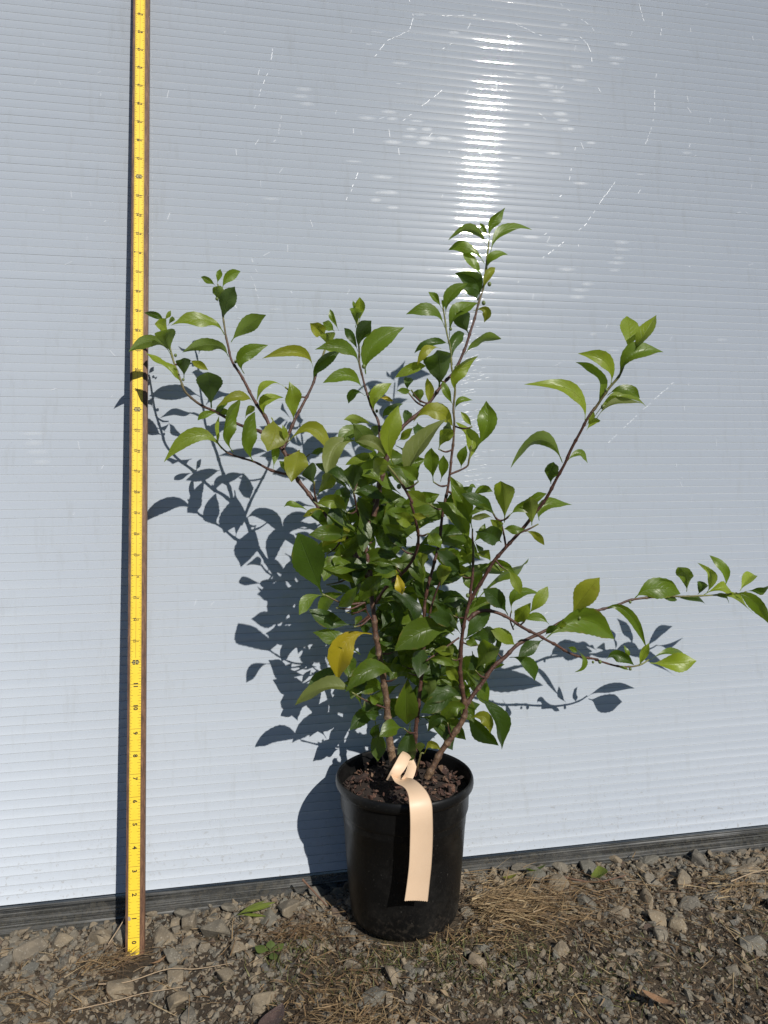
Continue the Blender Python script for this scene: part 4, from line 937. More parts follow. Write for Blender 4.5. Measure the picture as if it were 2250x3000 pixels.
 (2110, -489, 2354, 1907, -506, 2498, 1707, -510, 2615, 182, 0.0, 'g'),
 (2197, -420, 3569, 2231, -313, 3771, 2264, -199, 3963, 224, 0.31, 'd'),
 (2815, -441, 2414, 2534, -527, 2544, 2262, -603, 2652, 199, 0.51, 'g'),
 (1572, -371, 2340, 1577, -439, 2135, 1583, -496, 1910, 184, 0.0, 'g'),
]
SCRATCHES = [[(0.6295, 1.2074), (0.6378, 1.1782), (0.632, 1.1444), (0.6304, 1.1112), (0.621, 1.0841), (0.611, 1.062)], [(0.482, 1.2768), (0.5075, 1.2601), (0.5301, 1.2462), (0.5458, 1.2298)], [(0.5059, 1.2318), (0.5249, 1.2159), (0.5323, 1.2002), (0.5315, 1.187)], [(0.2528, 1.2518), (0.2579, 1.2239), (0.2511, 1.2042), (0.2174, 1.1848), (0.1987, 1.1579)], [(0.5618, 1.0048), (0.5331, 0.9677), (0.5045, 0.928), (0.4608, 0.8943), (0.4344, 0.8743)], [(0.2966, 1.1182), (0.2683, 1.0937), (0.2312, 1.0626)], [(0.6148, 1.2965), (0.6214, 1.267), (0.6255, 1.2506)], [(0.443, 1.0973), (0.4552, 1.0857)], [(0.2991, 1.1813), (0.3214, 1.198)], [(0.2888, 1.2308), (0.3545, 1.2402)], [(0.4146, 1.2327), (0.4559, 1.218)], [(0.3368, 1.1949), (0.3621, 1.1994)], [(0.5406, 1.1454), (0.5449, 1.1327)], [(0.1732, 0.9912), (0.1607, 0.9604), (0.1516, 0.942)], [(0.6554, 1.2812), (0.649, 1.2398)], [(0.4905, 1.0217), (0.4818, 0.9831), (0.4614, 0.9628)], [(0.0234, 0.8529), (0.0298, 0.8338)], [(0.0214, 0.8299), (0.027, 0.8126), (0.0333, 0.7919)], [(-0.0041, 0.7991), (0.0024, 0.7837)], [(0.0709, 0.8146), (0.0759, 0.8059)], [(0.0809, 0.7603), (0.0841, 0.7534)], [(0.6364, 0.7007), (0.5841, 0.6581), (0.5514, 0.631), (0.5213, 0.6049)], [(0.0273, 1.06), (0.0515, 1.1265), (0.0567, 1.157)], [(0.0665, 1.0586), (0.0613, 1.0287), (0.0541, 1.0183)], [(0.3131, 0.7696), (0.3288, 0.775)], [(0.3063, 0.7615), (0.3383, 0.7724)], [(0.3098, 0.7546), (0.3314, 0.7618)], [(0.3128, 0.7505), (0.3274, 0.7553)], [(0.3086, 0.7469), (0.3375, 0.7563)], [(0.3119, 0.7415), (0.3328, 0.7482)], [(0.3077, 0.7329), (0.3275, 0.7391)], [(0.3048, 0.7315), (0.3244, 0.7376)], [(0.308, 0.7223), (0.3349, 0.7305)], [(0.3147, 0.7168), (0.352, 0.7279)], [(0.3066, 0.7148), (0.3354, 0.7233)], [(0.3066, 0.7094), (0.3261, 0.715)], [(0.3114, 0.7042), (0.3434, 0.7134)], [(0.3077, 0.6978), (0.3399, 0.7069)], [(0.3018, 0.6912), (0.3413, 0.7021)], [(0.3056, 0.6871), (0.3488, 0.6988)], [(0.3054, 0.6804), (0.3188, 0.6839)], [(0.3064, 0.6766), (0.3309, 0.683)], [(0.3079, 0.673), (0.3287, 0.6783)], [(0.307, 0.6645), (0.3289, 0.67)], [(0.3057, 0.6589), (0.321, 0.6626)], [(0.3007, 0.6562), (0.3269, 0.6625)], [(0.3114, 0.648), (0.3447, 0.6558)], [(0.3026, 0.6463), (0.3216, 0.6507)], [(0.3073, 0.64), (0.3206, 0.643)], [(0.3044, 0.6342), (0.3379, 0.6416)], [(0.3038, 0.6273), (0.3353, 0.6341)], [(0.3044, 0.6247), (0.337, 0.6316)], [(0.3049, 0.6206), (0.3333, 0.6264)], [(0.3014, 0.6147), (0.3399, 0.6225)], [(0.3004, 0.6086), (0.3219, 0.6129)], [(0.3027, 0.6026), (0.3263, 0.6071)], [(0.3003, 0.5983), (0.3286, 0.6036)], [(0.2985, 0.5918), (0.3295, 0.5974)], [(0.3093, 0.588), (0.3514, 0.5954)], [(0.3056, 0.5836), (0.3289, 0.5876)], [(0.3076, 0.5785), (0.3487, 0.5854)], [(0.3043, 0.57), (0.3475, 0.5771)], [(0.3046, 0.566), (0.3375, 0.5712)], [(0.3065, 0.5593), (0.3285, 0.5627)], [(0.3026, 0.5573), (0.3335, 0.5618)], [(0.3063, 0.5514), (0.3453, 0.557)], [(0.302, 0.5446), (0.3361, 0.5493)], [(0.3052, 0.5418), (0.3216, 0.544)], [(0.3026, 0.5332), (0.3236, 0.5359)], [(0.3022, 0.5315), (0.3291, 0.5348)]]
GLINTS = [(0.0978, 1.1038), (0.0927, 1.0859), (0.1021, 1.0818), (0.1854, 1.0669), (0.249, 1.0574), (0.2461, 1.047), (0.2715, 1.0594), (0.2736, 1.0493), (0.2962, 1.0487), (0.222, 1.0626), (0.2175, 1.0774), (0.2209, 1.0322), (0.2655, 1.0334), (0.477, 1.1173), (0.4721, 1.1275), (0.4761, 1.1012), (0.4809, 1.091), (0.4568, 1.142), (0.452, 1.1522), (0.4857, 1.0808), (0.5113, 1.1474), (0.5074, 1.1741), (0.5726, 1.1973), (0.5687, 1.1804), (0.5821, 1.2148), (0.5621, 0.9042), (0.5602, 0.8921), (0.5562, 0.8804), (0.5516, 0.8687), (0.5482, 0.8576), (0.5042, 0.8442), (0.4928, 0.8309), (0.4868, 0.8204), (0.4732, 0.8607), (-0.2487, 0.6104), (-0.2466, 0.604), (-0.2426, 0.5954), (-0.2378, 0.5856), (0.2046, 0.9808), (0.2015, 0.9606), (0.194, 0.9502), (0.2137, 0.9615), (0.2179, 0.9419), (0.3177, 1.2015), (0.4615, 1.0312), (0.5022, 0.9922)]
TAIL = [([0.1701, -0.0908, 0.1908], [0.0063, 0.01, -0.003]), ([0.1734, -0.1058, 0.1899], [0.008, 0.01, -0.0021]), ([0.1781, -0.1298, 0.1956], [0.0069, 0.004, 0.0019]), ([0.1818, -0.1488, 0.1941], [0.0095, 0.0, 0.0017]), ([0.1832, -0.1593, 0.1866], [0.0119, 0.0, 0.0003]), ([0.1835, -0.1628, 0.1729], [0.0121, 0.0, -0.0006]), ([0.1839, -0.1618, 0.1517], [0.0123, 0.0, -0.0012]), ([0.1834, -0.1598, 0.1226], [0.0122, 0.0, -0.0013]), ([0.1817, -0.1578, 0.0991], [0.0123, 0.0, -0.0014]), ([0.1796, -0.1568, 0.0789], [0.0127, 0.0, -0.0018])]
LOOP = [([0.1643, -0.0958, 0.1859], [0.0053, 0.0, -0.0008]), ([0.169, -0.0998, 0.195], [0.0062, 0.0, -0.002]), ([0.1761, -0.0958, 0.2026], [0.0065, 0.0, -0.0029]), ([0.1832, -0.0838, 0.2061], [0.0057, 0.0, -0.0035]), ([0.1887, -0.0718, 0.2035], [0.0055, 0.0, -0.0044])]
LOOP2 = [([0.19, -0.0768, 0.199], [0.0079, 0.005, -0.0008]), ([0.1916, -0.0848, 0.1961], [0.0069, 0.007, -0.0041]), ([0.1873, -0.0938, 0.1906], [0.0068, 0.006, -0.0037]), ([0.182, -0.0988, 0.1857], [0.0071, 0.005, -0.0037])]

# ------------------------------------------------------------------ the leaning greenhouse wall
LEAN = 0.1678386
WO = Vector((0, 0, -.03)); WU = Vector((0, math.sin(LEAN), math.cos(LEAN))); WN = Vector((0, -math.cos(LEAN), math.sin(LEAN)))
def wp(x, h, n=0.0):
    return WO + Vector((x, 0, 0)) + WU * h + WN * n

wall = tag(empty('greenhouse_wall', (0.2, 0, -.01)), 'white ribbed translucent plastic greenhouse wall leaning back behind the pot', 'wall')
PITCH = .0108; H0 = .0565; NF = 150
# every flute: a faintly pillowed face between two narrow grooves (grooves keep their own hard edges)
strips = []
random.seed(9)
for k in range(NF):
    b = H0 + k * PITCH
    amp = random.uniform(.00012, .00026); tilt = random.gauss(0, .00005)
    strips.append([(b + PITCH * (.5 + .5 * t), amp * (1 - t * t) + tilt * t + .00006) for t in [-.92 + 1.84 * q / 6 for q in range(7)]])
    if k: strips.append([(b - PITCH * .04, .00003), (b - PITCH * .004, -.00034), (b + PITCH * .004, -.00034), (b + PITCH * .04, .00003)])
xs = np.arange(-1.3, 2.41, .0925)
V = []; F = []; MI = []
for st in strips:
    n = len(st); o0 = len(V)
    for x in xs:
        for h, d in st:
            V.append(wp(x, h, d + .0006 * gnoise((x * 3.1, h * 2.3, 4.2), 1.0) + .00016 * gnoise((x * 9.0, h * 40.0, 1.2), 1.0)))
    for i in range(len(xs) - 1):
        for j in range(n - 1):
            F.append((o0 + i * n + j, o0 + (i + 1) * n + j, o0 + (i + 1) * n + j + 1, o0 + i * n + j + 1))
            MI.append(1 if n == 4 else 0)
htop = H0 + NF * PITCH
# back sheet and edges, 8 mm behind
o0 = len(V)
for x in (xs[0], xs[-1]):
    for h in (H0, htop): V.append(wp(x, h, -.008))
for x in (xs[0], xs[-1]):
    for h in (H0, htop): V.append(wp(x, h, -.0007))
F += [(o0, o0 + 1, o0 + 3, o0 + 2), (o0, o0 + 2, o0 + 6, o0 + 4), (o0, o0 + 4, o0 + 5, o0 + 1), (o0 + 2, o0 + 3, o0 + 7, o0 + 6), (o0 + 1, o0 + 5, o0 + 7, o0 + 3)]
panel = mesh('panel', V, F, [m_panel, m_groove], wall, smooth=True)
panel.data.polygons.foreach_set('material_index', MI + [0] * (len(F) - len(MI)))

# bottom channel: ribbed clear plastic profile with a bright rolled lip
pr = [(.0535, -.007), (.0535, .0002), (.051, .0004)]
for h in (.0495, .0445, .0395, .0345, .0295):
    pr += [(h, .0004), (h - .0006, .0016), (h - .0014, .0016), (h - .002, .0004)]
pr += [(.0225, .0004), (.0215, .0022), (.0200, .0026), (.0188, .0018), (.0182, 0.0), (.0186, -.007)]
V = []; F = []
for x in (-1.3, 2.4):
    for h, d in pr: V.append(wp(x, h, d))
n = len(pr)
for j in range(n - 1): F.append((j, n + j, n + j + 1, j + 1))
mesh('bottom_channel', V, F, m_rail, wall)

# fine scratches, then scuffs and sun glints painted as pale patches on the sheet
random.seed(4)
SCR = SCRATCHES
V = []; F = []
def strip(a, b, w):
    ax, ah = a; bx, bh = b
    dx, dh = bx - ax, bh - ah
    l = math.hypot(dx, dh) or 1e-6
    nx, nh = -dh / l * w, dx / l * w
    i = len(V)
    V.extend([wp(ax + nx, ah + nh, .00075), wp(ax - nx, ah - nh, .00075), wp(bx - nx, bh - nh, .00075), wp(bx + nx, bh + nh, .00075)])
    F.append((i, i + 1, i + 2, i + 3))
for line in SCR:
    for (ax, ah), (bx, bh) in zip(line[:-1], line[1:]):
        L = math.hypot(bx - ax, bh - ah); m = max(2, int(L / .006))
        for k in range(m):
            if random.random() < .4: continue
            t0 = k / m; t1 = (k + random.uniform(.5, 1.0)) / m
            j = lambda: random.uniform(-.0006, .0006)
            strip((ax + (bx - ax) * t0 + j(), ah + (bh - ah) * t0 + j()), (ax + (bx - ax) * t1 + j(), ah + (bh - ah) * t1 + j()), random.uniform(.00009, .00024))
for k in range(170):
    x = random.uniform(-.3, .9); h = random.uniform(.35, 1.35)
    a = random.gauss(1.2, .5); L = random.uniform(.002, .011)
    strip((x, h), (x + L * math.cos(a), h + L * math.sin(a)), random.uniform(.00006, .00016))
tag(mesh('scratch_marks', V, F, m_scratch, wall), kind='stuff')
V = []; F = []; UV = []
def glint_scuff(x, h, w, d):
    h = H0 + (math.floor((h - H0) / PITCH) + .5) * PITCH + random.uniform(-.001, .0025)
    i = len(V)
    for a, b in ((-1, -1), (1, -1), (1, 1), (-1, 1)):
        V.append(wp(x + a * w + b * .002, h + b * d, .00095)); UV.append((a, b))
    F.append((i, i + 1, i + 2, i + 3))
for x, h in GLINTS:  # sun glints around the bright streak, painted as pale patches on the flutes
    glint_scuff(x, h, random.uniform(.009, .017), random.uniform(.0025, .004))
for k in range(36):
    glint_scuff(random.gauss(.33, .16), random.uniform(.62, 1.3), random.uniform(.005, .016), random.uniform(.0012, .003))
tag(mesh('scuff_glint_marks', V, F, m_glint_scuff, wall, uv=UV), kind='stuff')

# ------------------------------------------------------------------ ground
POT = Vector((.187, -.0658, 0.012))
def gz(x, y):
    d2 = (x - .2) ** 2 + (y + .1) ** 2
    z = -.0095 + .019 * math.exp(-d2 / (2 * .17 ** 2)) + .004 * math.exp(-((x - .6) ** 2 + (y + .2) ** 2) / .08)
    z -= .006 * math.exp(-((x + .122) ** 2 + (y + .07) ** 2) / .0012)
    z += .0035 * gnoise((x, y, 0), 14) + .0016 * gnoise((x, y, 3), 45)
    return z
def axis(lo, hi, step, outer):
    a = list(np.arange(lo, hi + 1e-6, step))
    return [-q for q in reversed(outer)][:0] + a
gx = [-60, -25, -9, -4, -2, -1.2, -.8] + list(np.arange(-.6, 1.15, .01)) + [1.3, 1.7, 2.4, 4, 8, 20, 60]
gy = [-60, -25, -9, -4, -2, -1.3] + list(np.arange(-1.0, .16, .01)) + [.25, .5, 1, 3, 9, 25, 60]
V = [(x, y, gz(x, y)) for x in gx for y in gy]
ny = len(gy)
F = [(i * ny + j, (i + 1) * ny + j, (i + 1) * ny + j + 1, i * ny + j + 1) for i in range(len(gx) - 1) for j in range(ny - 1)]
ground = tag(mesh('ground', V, F, m_soil, None, (0, 0, 0), True), kind='structure')

rng = random.Random(11)
def hull(seed, npts, sq, bevel=.0):
    r = random.Random(seed)
    bm = bmesh.new()
    for k in range(npts):
        a = Vector((r.gauss(0, 1), r.gauss(0, 1), r.gauss(0, 1))).normalized() * r.uniform(.82, 1.0)
        bm.verts.new((a.x * sq[0], a.y * sq[1], a.z * sq[2]))
    bmesh.ops.convex_hull(bm, input=bm.verts)
    bmesh.ops.delete(bm, geom=[v for v in bm.verts if not v.link_faces], context='VERTS')
    if bevel:
        bmesh.ops.dissolve_limit(bm, angle_limit=.22, verts=bm.verts, edges=bm.edges)
        bmesh.ops.bevel(bm, geom=list(bm.edges), offset=bevel, segments=1, affect='EDGES', profile=.6)
        bmesh.ops.triangulate(bm, faces=[f for f in bm.faces if len(f.verts) > 4])
    bm.normal_update()
    bm.verts.index_update()
    V = [tuple(v.co) for v in bm.verts]; F = [tuple(v.index for v in f.verts) for f in bm.faces]
    bm.free()
    return V, F
stone_shapes = [hull(100 + k, rng.choice((10, 12, 14, 17)), (1, rng.uniform(.58, .92), rng.uniform(.42, .72)), .05) for k in range(28)]
stone_meshes = []
for k, (V, F) in enumerate(stone_shapes):
    me = bpy.data.meshes.new('stone'); me.from_pydata(V, [], F); me.materials.append(m_stone); stone_meshes.append(me)

def on_rail(y): return y > -.006
def dens(x, y):
    d = 1.0
    if y < -.10 and x > .05: d = .8
    if math.hypot(x - .30, y + .09) < .07: d *= .35
    if math.hypot(x - .08, y + .20) < .07: d *= .5
    return d
placed = []
cells = {}
def try_place(x, y, r, tol):
    if (x - POT.x) ** 2 + (y - POT.y) ** 2 < (.064 + r * .8) ** 2: return False
    if -.138 - r * .8 < x < -.108 + r * .8 and -.075 - r < y < -.045 + r: return False
    c = (int(x / .04), int(y / .04))
    for i in (-1, 0, 1):
        for j in (-1, 0, 1):
            for (px, py, prr) in cells.get((c[0] + i, c[1] + j), ()):
                if (px - x) ** 2 + (py - y) ** 2 < ((pr_(prr) + r) * tol) ** 2: return False
    cells.setdefault(c, []).append((x, y, r))
    return True
def pr_(v): return v
def in_view(x, y):
    t = (y + .42) / .45
    return -.42 < y < .05 and -.18 - .22 * max(0, min(1, t)) < x < .50 + .40 * max(0, min(1, t))
stones = []
def fill(count, r0, r1, tol, band=None, tries=40):
    for k in range(count):
        for a in range(tries):
            y = rng.uniform(-.40, .04); x = rng.uniform(-.42, .92)
            if band and rng.random() < band: y = -abs(rng.gauss(0, .05)) + .012
            if not in_view(x, y) or rng.random() > dens(x, y): continue
            r = rng.uniform(r0, r1)
            if y < -.12: r *= .8
            if try_place(x, y, r, tol):
                stones.append((x, y, r)); break
# some stones of their own where the photograph has its largest
for x, y, r in ((-.235, -.035, .021), (-.205, -.018, .018), (-.185, -.055, .024), (-.165, -.02, .016), (-.088, -.036, .019), (-.06, -.022, .016), (-.035, -.05, .021), (-.075, -.078, .014),
                (.0, -.04, .014), (.055, -.028, .021), (.50, -.085, .024), (.485, -.125, .016), (.56, -.055, .021), (.57, -.025, .022), (.61, -.015, .02), (.52, -.05, .016), (.54, -.10, .015), (.64, -.13, .018), (.66, -.05, .018),
                (.47, -.15, .013), (.41, -.085, .014), (.44, -.11, .015), (.565, -.185, .02), (.55, -.24, .014), (.245, -.165, .012), (.15, -.175, .014), (.125, -.2, .016), (.02, -.175, .014), (-.065, -.155, .017), (-.02, -.13, .013), (.30, -.20, .016), (.11, -.15, .012)):
    if try_place(x, y, r, .8): stones.append((x, y, r))
fill(80, .0125, .0185, .74, .85)
fill(60, .009, .014, .76, .3)
fill(260, .006, .010, .76, .4)
stones = sorted(stones, key=lambda q: -q[2])
rest = stones[300:]; stones = stones[:300]
print('stones', len(stones))
for k, (x, y, r) in enumerate(stones):
    o = bpy.data.objects.new('stone', rng.choice(stone_meshes))
    COL.objects.link(o); o.parent = ground
    o.location = (x, y, gz(x, y) + r * rng.uniform(-.02, .26))
    o.rotation_euler = (rng.gauss(0, .28), rng.gauss(0, .28), rng.uniform(0, 6.28))
    s = r * 1.22
    o.scale = (s * rng.uniform(.9, 1.15), s, s * rng.uniform(.75, 1.05))

def scatter(name, mat, items, parent, shapes):
    """many small pieces joined into one mesh; items = (x, y, z, rx, ry, rz, sx, sy, sz, tint)"""
    AV = []; AF = []; AT = []
    base = 0
    for it in items:
        Vs, Fs = shapes[it[10] if len(it) > 10 else rng.randrange(len(shapes))]
        R = np.array(Euler(it[3:6]).to_matrix())
        vv = (np.asarray(Vs) * np.array(it[6:9])) @ R.T + np.array(it[0:3])
        AV.append(vv); AF += [tuple(i + base for i in f) for f in Fs]
        AT += [it[9]] * len(Vs)
        base += len(Vs)
    o = mesh(name, np.concatenate(AV), AF, mat, parent, attr=AT)
    o['kind'] = 'stuff'
    return o
small_shapes = [hull(300 + k, 11, (1, rng.uniform(.65, .95), rng.uniform(.45, .75))) for k in range(16)]
items = []
for k in range(36000):
    y = rng.uniform(-.42, .05); x = rng.uniform(-.45, .95)
    if rng.random() < .25: y = -abs(rng.gauss(0, .06)) + .03
    if not in_view(x, y) or rng.random() > dens(x, y): continue
    if (x - POT.x) ** 2 + (y - POT.y) ** 2 < .064 ** 2: continue
    if -.142 < x < -.100 and -.115 < y < -.035: continue
    r = min(.0085, rng.lognormvariate(-5.9, .55))
    items.append((x, y, gz(x, y) + r * rng.uniform(-.15, .3), rng.gauss(0, .45), rng.gauss(0, .45), rng.uniform(0, 6), r * 1.2, r, r * .85, rng.random()))
scatter('gravel', m_gravel, items, ground, small_shapes)
# coarser gravel further out and inside, so the yard goes on beyond the frame
items = []
for k in range(2600):
    a = rng.uniform(-1.2, 2.2); b = rng.uniform(-1.2, .6)
    if in_view(a, b): continue
    r = rng.uniform(.005, .016)
    items.append((a, b, gz(a, b) + r * .3, rng.uniform(0, 6), rng.uniform(0, 6), rng.uniform(0, 6), r * 1.2, r, r * .8, rng.random()))
scatter('gravel', m_gravel, items, ground, small_shapes)

# ------------------------------------------------------------------ dry grass, green moss grass, litter
def blades(name, mat, specs, parent=None):
    AV = []; AF = []; AT = []
    b = 0
    for (x, y, z, az, el, L, w, curl, tint) in specs:
        p = np.array([x, y, z]); seg = 5
        side = np.array([-math.sin(az), math.cos(az), 0.0])
        side = side * math.cos(curl * 7) + np.array([0, 0, 1]) * math.sin(curl * 7) * .6
        a_, e_ = az, el
        for s in range(seg + 1):
            ww = w * (1 - .75 * s / seg)
            AV.append(p + side * ww); AV.append(p - side * ww); AT += [tint, tint]
            if s:
                i = b + 2 * (s - 1)
                AF.append((i, i + 1, i + 3, i + 2))
            p = p + np.array([math.cos(a_) * math.cos(e_), math.sin(a_) * math.cos(e_), math.sin(e_)]) * (L / seg)
            a_ += curl; e_ -= abs(curl) * .5 + .06
            g0 = gz(p[0], p[1]) + .0015
            if p[2] < g0: p[2] = g0; e_ = max(e_, .05)
        b += 2 * (seg + 1)
    o = mesh(name, np.array(AV), AF, mat, parent, attr=AT)
    o['kind'] = 'stuff'
    return o
m_straw = mat_straw('dead_grass', [(0, (.08, .045, .024)), (.35, (.17, .105, .05)), (.7, (.28, .19, .095)), (1, (.42, .32, .18))])
m_moss = mat_straw('short_green_grass', [(0, (.04, .05, .015)), (.5, (.085, .10, .025)), (1, (.17, .17, .05))])
specs = []
def clump(cx, cy, rx, ry, n, L0, L1, az=None, azs=3.2, el=.35, h=.012, t0=0, t1=1):
    for k in range(n):
        x = rng.gauss(cx, rx); y = rng.gauss(cy, ry)
        if (x - POT.x) ** 2 + (y - POT.y) ** 2 < .066 ** 2 or y > .0: continue
        specs.append((x, y, gz(x, y) + rng.uniform(.001, h), (az if az is not None else 0) + rng.uniform(-azs, azs), rng.gauss(el * .15, el * .45), rng.uniform(L0, L1), rng.lognormvariate(-7.75, .45), rng.gauss(0, .2), rng.uniform(t0, t1)))
clump(.305, -.088, .032, .024, 760, .015, .055, .15, .9, .3, .02, .35, 1)
clump(.36, -.085, .035, .03, 260, .02, .06, .1, 1.2, .25, .012, .1, .8)
clump(.26, -.135, .03, .018, 160, .015, .045, 0, 3.1, .3, .01, .2, .9)
clump(-.155, -.075, .016, .012, 130, .015, .05, .6, 1.2, .4, .012, .1, .8)
clump(.065, -.083, .022, .012, 220, .012, .04, 0, 3.1, .4, .012, .05, .6)
clump(.08, -.205, .03, .026, 380, .01, .038, 1.2, 2.2, .4, .015, .1, .85)
clump(.115, -.235, .03, .02, 160, .01, .04, .2, 1.6, .4, .015, .3, 1)
clump(.63, -.085, .05, .022, 240, .02, .06, .3, .6, .2, .02, .2, 1)
clump(.42, -.055, .05, .018, 160, .02, .05, 0, 3.1, .3, .01, 0, .5)
clump(.18, -.135, .05, .012, 150, .01, .03, 0, 3.1, .5, .006, .1, .8)
clump(-.20, -.12, .05, .03, 120, .02, .06, .2, 3.1, .2, .008, .2, .9)
for k in range(2400):
    x = rng.uniform(-.35, .85); y = rng.uniform(-.4, -.02)
    if not in_view(x, y): continue
    if (x - POT.x) ** 2 + (y - POT.y) ** 2 < .066 ** 2: continue
    if x < .05 and rng.random() < .6: continue
    specs.append((x, y, gz(x, y) + rng.uniform(.001, .012), rng.uniform(0, 6.28), rng.gauss(.05, .2), rng.uniform(.008, .04), rng.uniform(.0003, .0007), rng.gauss(0, .15), rng.random()))
for k in range(5200):
    x = rng.uniform(-.3, .85); y = rng.uniform(-.4, -.03)
    if not in_view(x, y) or (x - POT.x) ** 2 + (y - POT.y) ** 2 < .066 ** 2: continue
    if x < .0 and rng.random() < .6: continue
    specs.append((x, y, gz(x, y) + rng.uniform(.001, .006), rng.uniform(0, 6.28), rng.gauss(.0, .2), rng.uniform(.004, .014), rng.uniform(.0004, .001), rng.gauss(0, .2), rng.random() ** 2 * .7))
dry = tag(blades('dry_grass', m_straw, specs), 'dead straw coloured grass lying in tufts over the gravel')
specs = []
for cx, cy, rx, ry, n in ((.26, -.175, .05, .025, 420), (.2, -.14, .05, .01, 160), (.05, -.125, .03, .015, 140), (.12, -.16, .05, .02, 200), (.33, -.22, .06, .03, 260), (.5, -.2, .08, .04, 200), (.06, -.10, .02, .01, 60)):
    for k in range(n):
        x = rng.gauss(cx, rx); y = rng.gauss(cy, ry)
        if (x - POT.x) ** 2 + (y - POT.y) ** 2 < .066 ** 2: continue
        specs.append((x, y, gz(x, y), rng.uniform(0, 6.28), rng.uniform(.3, 1.3), rng.uniform(.005, .017), rng.uniform(.0004, .0008), rng.gauss(0, .15), rng.random()))
tag(blades('moss_grass', m_moss, specs), 'short mossy green grass between the small stones')
# crumbs of bark and dead leaf
m_litter = stone_like('litter_crumbs', True, [(0, (.045, .030, .018)), (.5, (.11, .080, .050)), (.8, (.18, .125, .072)), (1, (.30, .22, .13))], 160.0)
items = []
for k in range(16000):
    y = rng.uniform(-.42, 0); x = rng.uniform(-.35, .9)
    if not in_view(x, y) or (x - POT.x) ** 2 + (y - POT.y) ** 2 < .066 ** 2: continue
    if x < .05 and rng.random() < .45: continue
    r = rng.lognormvariate(-6.75, .45)
    items.append((x, y, gz(x, y) + r * .8 + .001, rng.gauss(0, .5), rng.gauss(0, .5), rng.uniform(0, 6), r * rng.uniform(1, 2), r * .8, r * rng.uniform(.35, .8), rng.random()))
tag(scatter('leaf_litter', m_litter, items, None, small_shapes), 'brown crumbs of bark and dead leaf over the gravel')

# ------------------------------------------------------------------ measuring stick
P0 = Vector((-.12196, -.05422, .00914)); P45 = Vector((-.11669, .17801, 1.12837))
RA = (P45 - P0).normalized()
RB = Vector((1, 0, 0)); RB = (RB - RA * RB.dot(RA)).normalized()
RC = RB.cross(RA).normalized()
if RC.y > 0: RC = -RC
def rp(b, a, c=0.0):
    return P0 + RB * b + RA * a + RC * c
IN = .0254
stick = tag(empty('measuring_stick', rp(0, -.0215, -.006)), 'brown wooden batten with a yellow inch tape leaning against the white wall', 'measuring stick')
def box(name, b0, b1, a0, a1, c0, c1, mat, parent, bev=0.0):
    bm = bmesh.new()
    vs_ = [bm.verts.new(rp(b, a, c)) for b in (b0, b1) for a in (a0, a1) for c in (c0, c1)]
    for f in ((0, 1, 3, 2), (4, 6, 7, 5), (0, 4, 5, 1), (2, 3, 7, 6), (0, 2, 6, 4), (1, 5, 7, 3)): bm.faces.new([vs_[i] for i in f])
    bmesh.ops.recalc_face_normals(bm, faces=bm.faces)
    if bev: bmesh.ops.bevel(bm, geom=list(bm.edges), offset=bev, segments=2, affect='EDGES')
    bm.verts.index_update()
    V = [tuple(v.co) for v in bm.verts]; F = [tuple(v.index for v in f.verts) for f in bm.faces]
    bm.free()
    return mesh(name, V, F, mat, parent)
STK_L = 48.6 * IN
box('batten', -.0092, .0112, -.0215, STK_L, -.012, 0, m_wood, stick, .0012)
tape = box('tape', -.0062, .0062, -.0185, STK_L - .003, .0002, .0007, m_tape, stick)
V = []; F = []
def tick(b0, b1, a, w):
    i = len(V)
    V.extend([rp(b0, a - w, .00095), rp(b1, a - w, .00095), rp(b1, a + w, .00095), rp(b0, a + w, .00095)])
    F.append((i, i + 1, i + 2, i + 3))
for i in range(48):
    for s in range(16):
        a = (i + s / 16) * IN
        if s == 0:
            tick(-.0062, .0062, a, .00016); continue
        Lt = .0036 if s == 8 else .0027 if s % 4 == 0 else .0021 if s % 2 == 0 else .0013
        tick(-.0062, -.0062 + Lt, a, .00013)
        if s % 2 == 0 or i >= 12:
            tick(.0062 - (Lt if s % 2 == 0 else .0014) * (.95 if i >= 12 else 1.05), .0062, a, .00013)
i = len(V)
V.extend([rp(-.00012, 12.2 * IN, .00093), rp(.00012, 12.2 * IN, .00093), rp(.00012, 48 * IN, .00093), rp(-.00012, 48 * IN, .00093)]); F.append((i, i + 1, i + 2, i + 3))
tag(mesh('tick_marks', V, F, m_ink, stick), kind='stuff')
m_pale = mat_simple('pale_print', (.75, .62, .2), .5)
def numeral(txt, b, a, size, mat, bold=0.0, off=.0011):
    cu = bpy.data.curves.new('numeral', 'FONT')
    cu.body = txt; cu.size = size; cu.align_x = 'CENTER'; cu.align_y = 'CENTER'; cu.offset = bold; cu.resolution_u = 2
    t = bpy.data.objects.new('numeral', cu)
    COL.objects.link(t)
    dg = bpy.context.evaluated_depsgraph_get()
    me = bpy.data.meshes.new_from_object(t.evaluated_get(dg))
    bpy.data.objects.remove(t, do_unlink=True); bpy.data.curves.remove(cu)
    # lettering runs down the stick, tops of the digits to the right
    V = [rp(b + v.co.y, a - v.co.x, off) for v in me.vertices]
    F = [tuple(p.vertices) for p in me.polygons]
    bpy.data.meshes.remove(me)
    return mesh('numeral', V, F, mat, stick)
def inkquad(name, pts, mat, off):
    return mesh(name, [rp(b, a, off) for b, a in pts], [tuple(range(len(pts)))], mat, stick)
for i in range(0, 12):
    numeral(str(i), .0002, (i - .19 if i < 10 else i - .03) * IN, .0068, m_ink, .00022)
